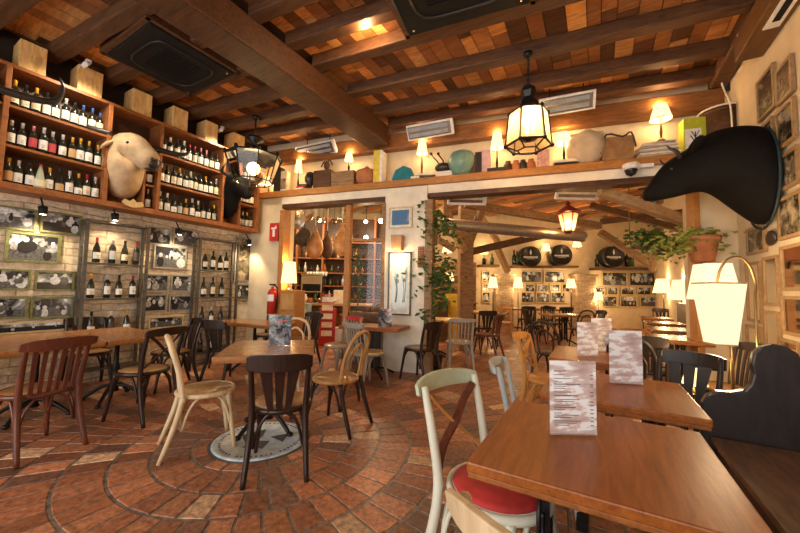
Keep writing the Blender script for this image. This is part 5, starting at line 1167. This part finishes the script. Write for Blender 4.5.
for k, (px, hh_, gl, lab) in enumerate(((514, .55, M_bott, 'tall bottle at the end of the two-barrel shelf'), (517, .5, M_bgreen, 'second green bottle before the first barrel'), (597, .45, M_bott, 'dark bottle beside the barrel beyond the second pillar'), (627, .6, M_bott, 'tall dark bottle just past the last barrel'), (632, .6, M_bgreen, 'green bottle past the last barrel'), (484, .35, M_bott, 'dark jar on the short far shelf'), (492, .4, M_bgreen, 'green bottle on the short far shelf'))):
    p = FP(px, 266 if px < 590 else 268, 12.55); m = MB(); m.lathe([(.07, 0), (.075, hh_*.55), (.03, hh_*.72), (.028, hh_), (.001, hh_)], seg=12); tag(m.build('large_bottle', gl, loc=p+Vector((0, 0, .05))), lab, 'bottle')
# wall sconce glows + floor lamps in the far room
def floor_lamp(px, py_top, py_bot, D, lab, pw=14, r=.17, sq=False, sh=None):
    a, b = FP(px, py_top, D), FP(px, py_bot, D)
    t = thing('floor_lamp', lab, 'lamp', (a.x, a.y, 0), RF, 'lit floor lamps of the far room')
    MB().tube([(0, 0, .02), (0, 0, b.z+.08)], .016, 6).build('pole', M_iron, t); MB().lathe([(.15, 0), (.15, .02), (.03, .04)], seg=16).build('base', M_iron, t)
    MB().lathe([(r, b.z), (r*.62, a.z)], seg=4 if sq else 16, cap=False, sm=not sq).build('shade', sh or M_shade, t)
    point('lamp_light', (a.x, a.y, b.z-.05), pw, (1, .66, .32), .08); point('lamp_light', (a.x, a.y, a.z+.06), pw, (1, .66, .32), .08)
floor_lamp(493, 277, 288, 12.1, 'lit floor lamp on the near side of the first brick pillar', 13)
floor_lamp(518, 277, 288, 12.2, 'lit floor lamp between the first brick pillar and the nine photographs', 13)
floor_lamp(571, 279, 288, 12.1, 'lit floor lamp between the nine photographs and the second brick pillar', 13)
floor_lamp(598, 292, 300, 12.3, 'low lit lamp just beyond the second brick pillar', 20)
floor_lamp(663, 279, 293, 10.5, 'lit lamp beyond the ten photographs, deepest of the bench row lamps', 12, .28)
floor_lamp(681, 280, 300, 8.6, 'bright lamp over the bench row, middle one', 12, .28, sh=M_shadew)
floor_lamp(694, 281, 298, 7.0, 'bright lamp over the bench row, beside the opening post', 9, .2, sh=M_shadew)
for px, py, D, lab in ((546, 252, 12.5, 'small lit lamp between the two barrels'), (427, 256, 10.5, 'small lit wall lamp seen through the ivy leaves'), (447, 254, 10.8, 'lit wall lamp behind the ivy and before the timber post'), (484, 255, 12.5, 'lit lamp above the short far shelf'), (577, 248, 12.4, 'lit lamp above the second brick pillar'), (449, 283, 10.0, 'tall lit lamp behind the ivy, before the timber post')):
    p = FP(px, py, D); table_lamp(p-Vector((0, 0, .12)), .42, .16, lab, 8, M_brass, M_shade, 'small lit lamps of the far room', stem=.4, rb=.06)
# unseen downlights added to brighten the far room
for k, (u_, d_) in enumerate(((-3.2, 9.5), (.6, 10.4), (1.2, 7.2), (-.4, 7.0))):
    p = fc(u_, d_, fz(d_)-.05); t = thing('ceiling_spot', f'{ORD[k]} added brass fill spot of the far room ceiling, hidden among trusses', 'ceiling lamp', p)
    MB().lathe([(.05, .03), (.06, 0), (.04, -.005)], seg=12).build('ring', M_brass, t); MB().lathe([(.04, -.004), (.03, -.014), (.001, -.02)], seg=12).build('bulb', M_bulb, t); point('spot_light', p+Vector((0, 0, -.2)), 42, (1, .78, .5), .1)
# counter and yellow screen behind the ivy
p = FP(452, 300, 8.8); tag(MB().box((0, 0, .6), (.35, .1, 1.2)).build('yellow_cabinet', flat('yellow_paint', (.8, .55, .05), .5), loc=(p.x, p.y, 0), rz=RF, bev=.01), 'bright yellow narrow cabinet behind the ivy plant', 'cabinet')
p = FP(452, 330, 10.6); z1 = FP(452, 262, 10.6).z
t = thing('display_cabinet', 'pale lit display cabinet behind the yellow cabinet', 'cabinet', (p.x, p.y, 0), RF); MB().box((0, .2, z1/2), (1.5, .3, z1)).build('body', M_oldw, t)
for k in range(4): MB().box((0, .0, .5+.42*k), (1.5, .25, .03)).build('shelf', M_shelf, t)
p = FP(427, 330, 8.9)
t = thing('bar_stools_counter', 'low wooden counter behind the ivy stem', 'counter', (p.x, p.y, 0), RF); t.name = 'counter'; MB().box((0, 0, .5), (1.0, .5, 1.0)).build('body', M_dk, t); MB().box((0, -.02, 1.02), (1.1, .6, .04)).build('worktop', M_shelf, t)

# ================================================================== BAR seen through the first opening
def B(px, py, D=8.0): return FP(px, py, D+.95)
a, b = B(318, 320, 7.6), B(352, 320, 7.6); z1 = B(340, 304, 7.6).z
zc0 = z1
t = thing('bar_counter', 'wooden bar counter with pale worktop seen through the tall opening', 'counter', ((a+b)/2).to_tuple()[:2]+(0,), RF); wb = 1.7
MB().box((0, .3, (z1-.05)/2), (wb, .6, z1-.05)).build('body', M_dk, t); MB().box((0, .27, z1-.02), (wb+.1, .7, .05)).build('worktop', wood('bar_top', (.4, .25, .12), (.6, .42, .24), .3), t, .006)
# back bar
a = B(322, 300, 9.6); t = thing('back_bar', 'tall wooden back bar shelving full of glasses and bottles', 'shelving', (a.x, a.y, 0), RF)
MB().box((0, .22, 1.75), (5.0, .04, 3.5)).build('back_panel', wood('bar_back', (.03, .014, .008), (.08, .04, .02)), t)
bz = [.95, 1.35, 1.75, 2.2, 2.7]
for z in bz: MB().box((0, .05, z), (5.0, .34, .035)).build('shelf', M_rack, t)
for k in range(7): MB().box((-2.4+.8*k, .05, 1.75), (.06, .36, 3.5)).build('upright', M_rack, t)
MB().box((0, 0, .45), (5.0, .5, .9)).build('base_cabinet', M_dk, t)
rg = random.Random(11); cnt = 0
gls = [M_bott, M_bgreen, flat('amber_bottle', (.35, .14, .02), .15), flat('clear_jar', (.6, .6, .55), .15), M_bott]
nms = ['dark', 'green', 'amber', 'clear', 'black']; rows = ['lowest', 'second', 'middle', 'fourth', 'top']
for iz, z in enumerate(bz):
    for k in range(14):
        u_ = -1.35+.2*k+rg.uniform(-.03, .03)
        if abs(((u_+2.4) % .8)) < .05 or abs(((u_+2.4) % .8)) > .75: continue
        gi = rg.randrange(5); h_ = rg.uniform(.2, .32); q = fc(0, 0, 0)
        p = Vector((a.x, a.y, 0))+r0*u_+f0*(-.02); m = MB(); r_ = rg.uniform(.035, .05)
        m.lathe([(r_, 0), (r_, h_*.55), (r_*.4, h_*.75), (r_*.38, h_), (.001, h_)], seg=10)
        tag(m.build('bar_bottle', gls[gi], loc=(p.x, p.y, z+.019)), f'{nms[gi]} bottle on the {rows[iz]} shelf behind the bar, {ORD[k]} position along it', 'bottle', 'bottles behind the bar')
# hanging hams and pans
def ham(px, py, h_, lab, D=6.6, col=(.42, .2, .07)):
    p = B(px, py, D); t = thing('cured_ham', lab, 'ham', p, RF+rg.uniform(-.3, .3), 'hams hanging over the bar'); s_ = h_
    m = MB(); m.lathe([(.001, -.5*s_), (.1*s_, -.47*s_), (.2*s_, -.36*s_), (.26*s_, -.18*s_), (.24*s_, 0), (.16*s_, .18*s_), (.08*s_, .32*s_), (.05*s_, .42*s_), (.06*s_, .5*s_), (.001, .52*s_)], seg=16, sx=1, sy=.55); m.build('meat', flat('ham_%d' % px, col, .45, 0, .35, 9, .3), t)
    MB().tube([(0, 0, .45*s_), (0, 0, fz(8)-p.z)], .008, 6).build('hanging_string', M_cream, t)
ham(315, 243, .72, 'golden brown cured ham hanging next to the wall of the bar opening', 6.5); ham(327, 245, .66, 'dark cured ham hanging in the middle of the three', 7.0, (.12, .06, .03)); ham(342, 240, .72, 'orange cured ham hanging beside the opening frame', 6.3, (.5, .24, .07))
for k, (px, py, r_, col, lab) in enumerate(((294, 218, .23, M_steel, 'bright steel pan hanging highest in the bar opening'), (304, 238, .2, M_grey, 'dark iron pan hanging under the bright one'), (288, 238, .17, M_grey, 'small dark pan hanging next to the opening frame'), (308, 216, .2, M_steel, 'second steel pan beside the first ham'))):
    p = B(px, py, 6.1+.28*k); t = thing('hanging_pan', lab, 'pan', p, RF, 'pans hanging in the bar'); m = MB(); m.X = Matrix.Rotation(PI/2+.35*(-1)**k, 4, 'X') @ Matrix.Rotation(.4*(-1)**k, 4, 'Y')
    m.lathe([(.001, 0), (r_*.8, 0), (r_, .05), (r_*1.02, .05), (r_*.8, -.008), (.001, -.008)], seg=24); m.build('bowl', col, t)
    MB().tube([(0, 0, r_*.9), (0, 0, r_*1.9)], .012, 6).build('handle', M_iron, t); MB().tube([(0, 0, r_*1.9), (0, 0, fz(7.5)-p.z)], .005, 5).build('hanging_string', M_iron, t)
m = MB(); m.bar(B(286, 205, 6.4)+Vector((0, 0, .1)), B(350, 203, 6.6)+Vector((0, 0, .1)), .08, .08); struct('ceiling_beam', m, M_dk)
# copper pots and glasses hanging over the counter
for k in range(6):
    p = B(318+5.5*k, 218+3*(k % 2), 7.3); t = thing('hanging_pot', f'{ORD[k]} small copper or steel pot from the wall side in the row above the hams', 'pot', p, RF, 'small pots hanging above the hams')
    m = MB(); m.lathe([(.001, -.07), (.04, -.07), (.055, -.02), (.055, .03), (.05, .03), (.035, -.055), (.001, -.055)], seg=14); m.build('bowl', [M_brass, M_steel, M_terra][k % 3], t); MB().tube([(0, 0, .0), (0, 0, fz(8.2)-p.z)], .006, 5).build('hanging_string', M_iron, t)
for k in range(9):
    p = B(300+5*k, 300, 7.8); r_ = .05+.02*(k % 3); hh_ = .12+.05*((k*2) % 4); m = MB(); m.lathe([(r_*.7, 0), (r_, hh_*.5), (r_*.5, hh_*.8), (r_*.6, hh_), (.001, hh_)], seg=12)
    if abs(300+5*k-340) > 4: tag(m.build('counter_jar', [M_brass, M_wht, M_terra, M_bgreen, M_steel][k % 5], loc=(p.x, p.y, zc0 + .01)), f"{['brass', 'white', 'clay', 'green', 'steel'][k % 5]} jar on the bar counter, {ORD[k]} from the wall side", 'jar', 'jars on the bar counter')
# things on the bar
def onbar(name, m, mat, px, py, D, lab, cat, group=None, bev=0):
    p = B(px, py, D); return tag(m.build(name, mat, loc=p, rz=RF, bev=bev), lab, cat, group)
zc = zc0
t = thing('coffee_machine', 'steel coffee machine on the back counter of the bar', 'machine', B(313, 291, 8.9), RF); MB().box((0, 0, .2), (.6, .4, .5)).build('body', M_steel, t, .02); MB().box((0, -.21, .1), (.5, .02, .2)).build('front_panel', M_blk, t); MB().box((0, 0, .47), (.62, .42, .04)).build('cup_rail', M_steel, t)
for k in range(7):
    p = B(308+3*k, 276, 8.8); m = MB(); m.lathe([(.03, 0), (.045, .12), (.042, .12), (.02, .01)], seg=10, cap=False); tag(m.build('drinking_glass', M_wht if k % 2 else flat('clear_jar', (0,)*3), loc=p), f'glass standing on the coffee machine, {ORD[k]} from the wall side', 'glass', 'glasses on the coffee machine')
p = B(340, 304, 7.75)
o = tag(MB().box((0, 0, .17), (.3, .25, .34)).build('white_box', M_cream, loc=(p.x, p.y, zc+.005), rz=RF, bev=.01), 'cream white box on the bar counter beside the opening frame', 'box')
for k, (px, c_, lab) in enumerate(((322, M_brass, 'golden tray leaning on the bar counter'), (329, M_terra, 'clay bowl on the bar counter'), (334, M_wht, 'white stacked plates on the bar counter'))):
    p = B(px, 304, 7.7); m = MB(); m.lathe([(.06, 0), (.12, .06), (.13, .1), (.1, .1), (.001, .02)], seg=16); tag(m.build('bowl', c_, loc=(p.x, p.y, zc+.005)), lab, 'bowl')
# red magazine rack, fridge, small cabinet
p = B(327, 345, 6.9); z1 = B(327, 308, 6.9).z
t = thing('brochure_rack', 'red brochure rack with white leaflets in front of the bar', 'rack', (p.x, p.y, 0), RF)
MB().box((0, 0, z1/2), (.36, .18, z1)).build('body', M_red, t, .006)
for k in range(5): MB().box((0, -.1, .28+.19*k), (.24, .03, .12)).build('leaflet', M_wht if k % 2 == 0 else M_cream, t)
for k in range(6): MB().box((0, -.1, .2+.19*k), (.3, .05, .02)).build('pocket', M_red, t)
p = B(304, 345, 7.2); z1 = B(304, 303, 7.2).z
t = thing('drinks_fridge', 'slim light blue drinks cooler under the bar counter end', 'fridge', (p.x, p.y, 0), RF); MB().box((0, 0, z1/2), (.22, .3, z1)).build('body', flat('cooler_blue', (.35, .55, .62), .3), t, .01); MB().box((0, -.155, z1*.6), (.17, .01, z1*.5)).build('door', M_wht, t)
p = B(337, 350, 6.95); tag(MB().box((0, 0, .2), (.2, .14, .42)).build('white_bin', M_wht, loc=(p.x+.03, p.y, 0), rz=RF, bev=.02), 'white low bin beside the red brochure rack', 'bin')
for px, col, lab in ((292, M_dk, 'dark stool by the bar counter end'), (345, M_rack, 'brown stool in front of the bar beside the opening frame')):
    p = B(px, 350, 7.1); t = thing('bar_stool', lab, 'stool', (p.x, p.y, 0), RF); MB().lathe([(.16, .66), (.17, .69), (.001, .7)], seg=16).build('seat', col, t)
    for k in range(4): a_ = PI/4+k*PI/2; MB().tube([(.1*math.cos(a_), .1*math.sin(a_), .66), (.18*math.cos(a_), .18*math.sin(a_), 0)], .016, 6).build('leg', col, t)
# frame between the bar opening panes: post, rail and one pane of glass
p = OW(348, 260, -.1); MBp = MB().box((0, 0, 1.42), (.1, .1, 2.84)); o = MBp.build('trim_8', M_shelf, loc=(p.x, p.y, 0), rz=OA, bev=.006); o['kind'] = 'structure'
a, b = OW(349, 240, -.1), OW(384, 240, -.1); m = MB(); m.bar(a, b, .05, .05); struct('trim_9', m, M_shelf)
wn = bpy.data.objects.new('window_1', None); C.objects.link(wn); wn['kind'] = 'structure'
a, b = OW(351, 300, -.1), OW(383, 300, -.1); m = MB(); m.face([m.vv(q) for q in ((a.x, a.y, .95), (b.x, b.y, .95), (b.x, b.y, 2.74), (a.x, a.y, 2.74))]); m.build('pane', M_glass, wn)
m = MB(); m.bar((a.x, a.y, .45), (b.x, b.y, .45), .12, .9); struct('wall_bar', m, M_dk)
# things seen through the pane
for px, py, lab in ((381, 221, 'round glowing bulb behind the pane, upper'), (366, 238, 'round glowing bulb behind the pane, lower')):
    p = B(px, py, 7.0); t = thing('hanging_bulb', lab, 'ceiling lamp', p, 0); MB().ball((0, 0, 0), .06, 12, 8).build('bulb', M_bulb, t); MB().tube([(0, 0, .05), (0, 0, fz(8)-p.z)], .006, 5).build('cord', M_blk, t); point('bulb_light', p-Vector((0, 0, .12)), 22)
p = OW(357, 318, -.28); t = thing('potted_plant', 'bushy plant with pale stems behind the pane next to the frame post', 'plant', (p.x, p.y, 0)); m = MB(); leaves(m, (0, 0, 1.75), 90, (.1, .1, .16), .09, .1, rg); leaves(m, (.05, 0, 1.3), 40, (.08, .08, .12), .09, .1, rg); m.build('foliage', M_green, t)
MB().tube([(0, 0, .9), (.02, 0, 1.3), (0, 0, 1.8)], .012, 6).build('stem', M_stem, t); MB().lathe([(.08, 0), (.09, .9), (.001, .9)], seg=12).build('pot', M_oldw, t)
# extra bulbs added to light the bar
for k, (u_, d_, z_) in enumerate(((-2.3, 9.5, 3.2), (-1.0, 9.6, 3.2), (-3.3, 9.3, 3.1))):
    p = fc(u_, d_, z_); t = thing('hanging_bulb', f'{ORD[k]} added glass bulb hanging among the hams to light the bar', 'ceiling lamp', p, 0); MB().ball((0, 0, 0), .05, 10, 8).build('bulb', M_bulb, t); MB().tube([(0, 0, .05), (0, 0, fz(d_)-z_)], .006, 5).build('cord', M_blk, t); point('bulb_light', p-Vector((0, 0, .12)), 34, (1, .78, .5), .08)
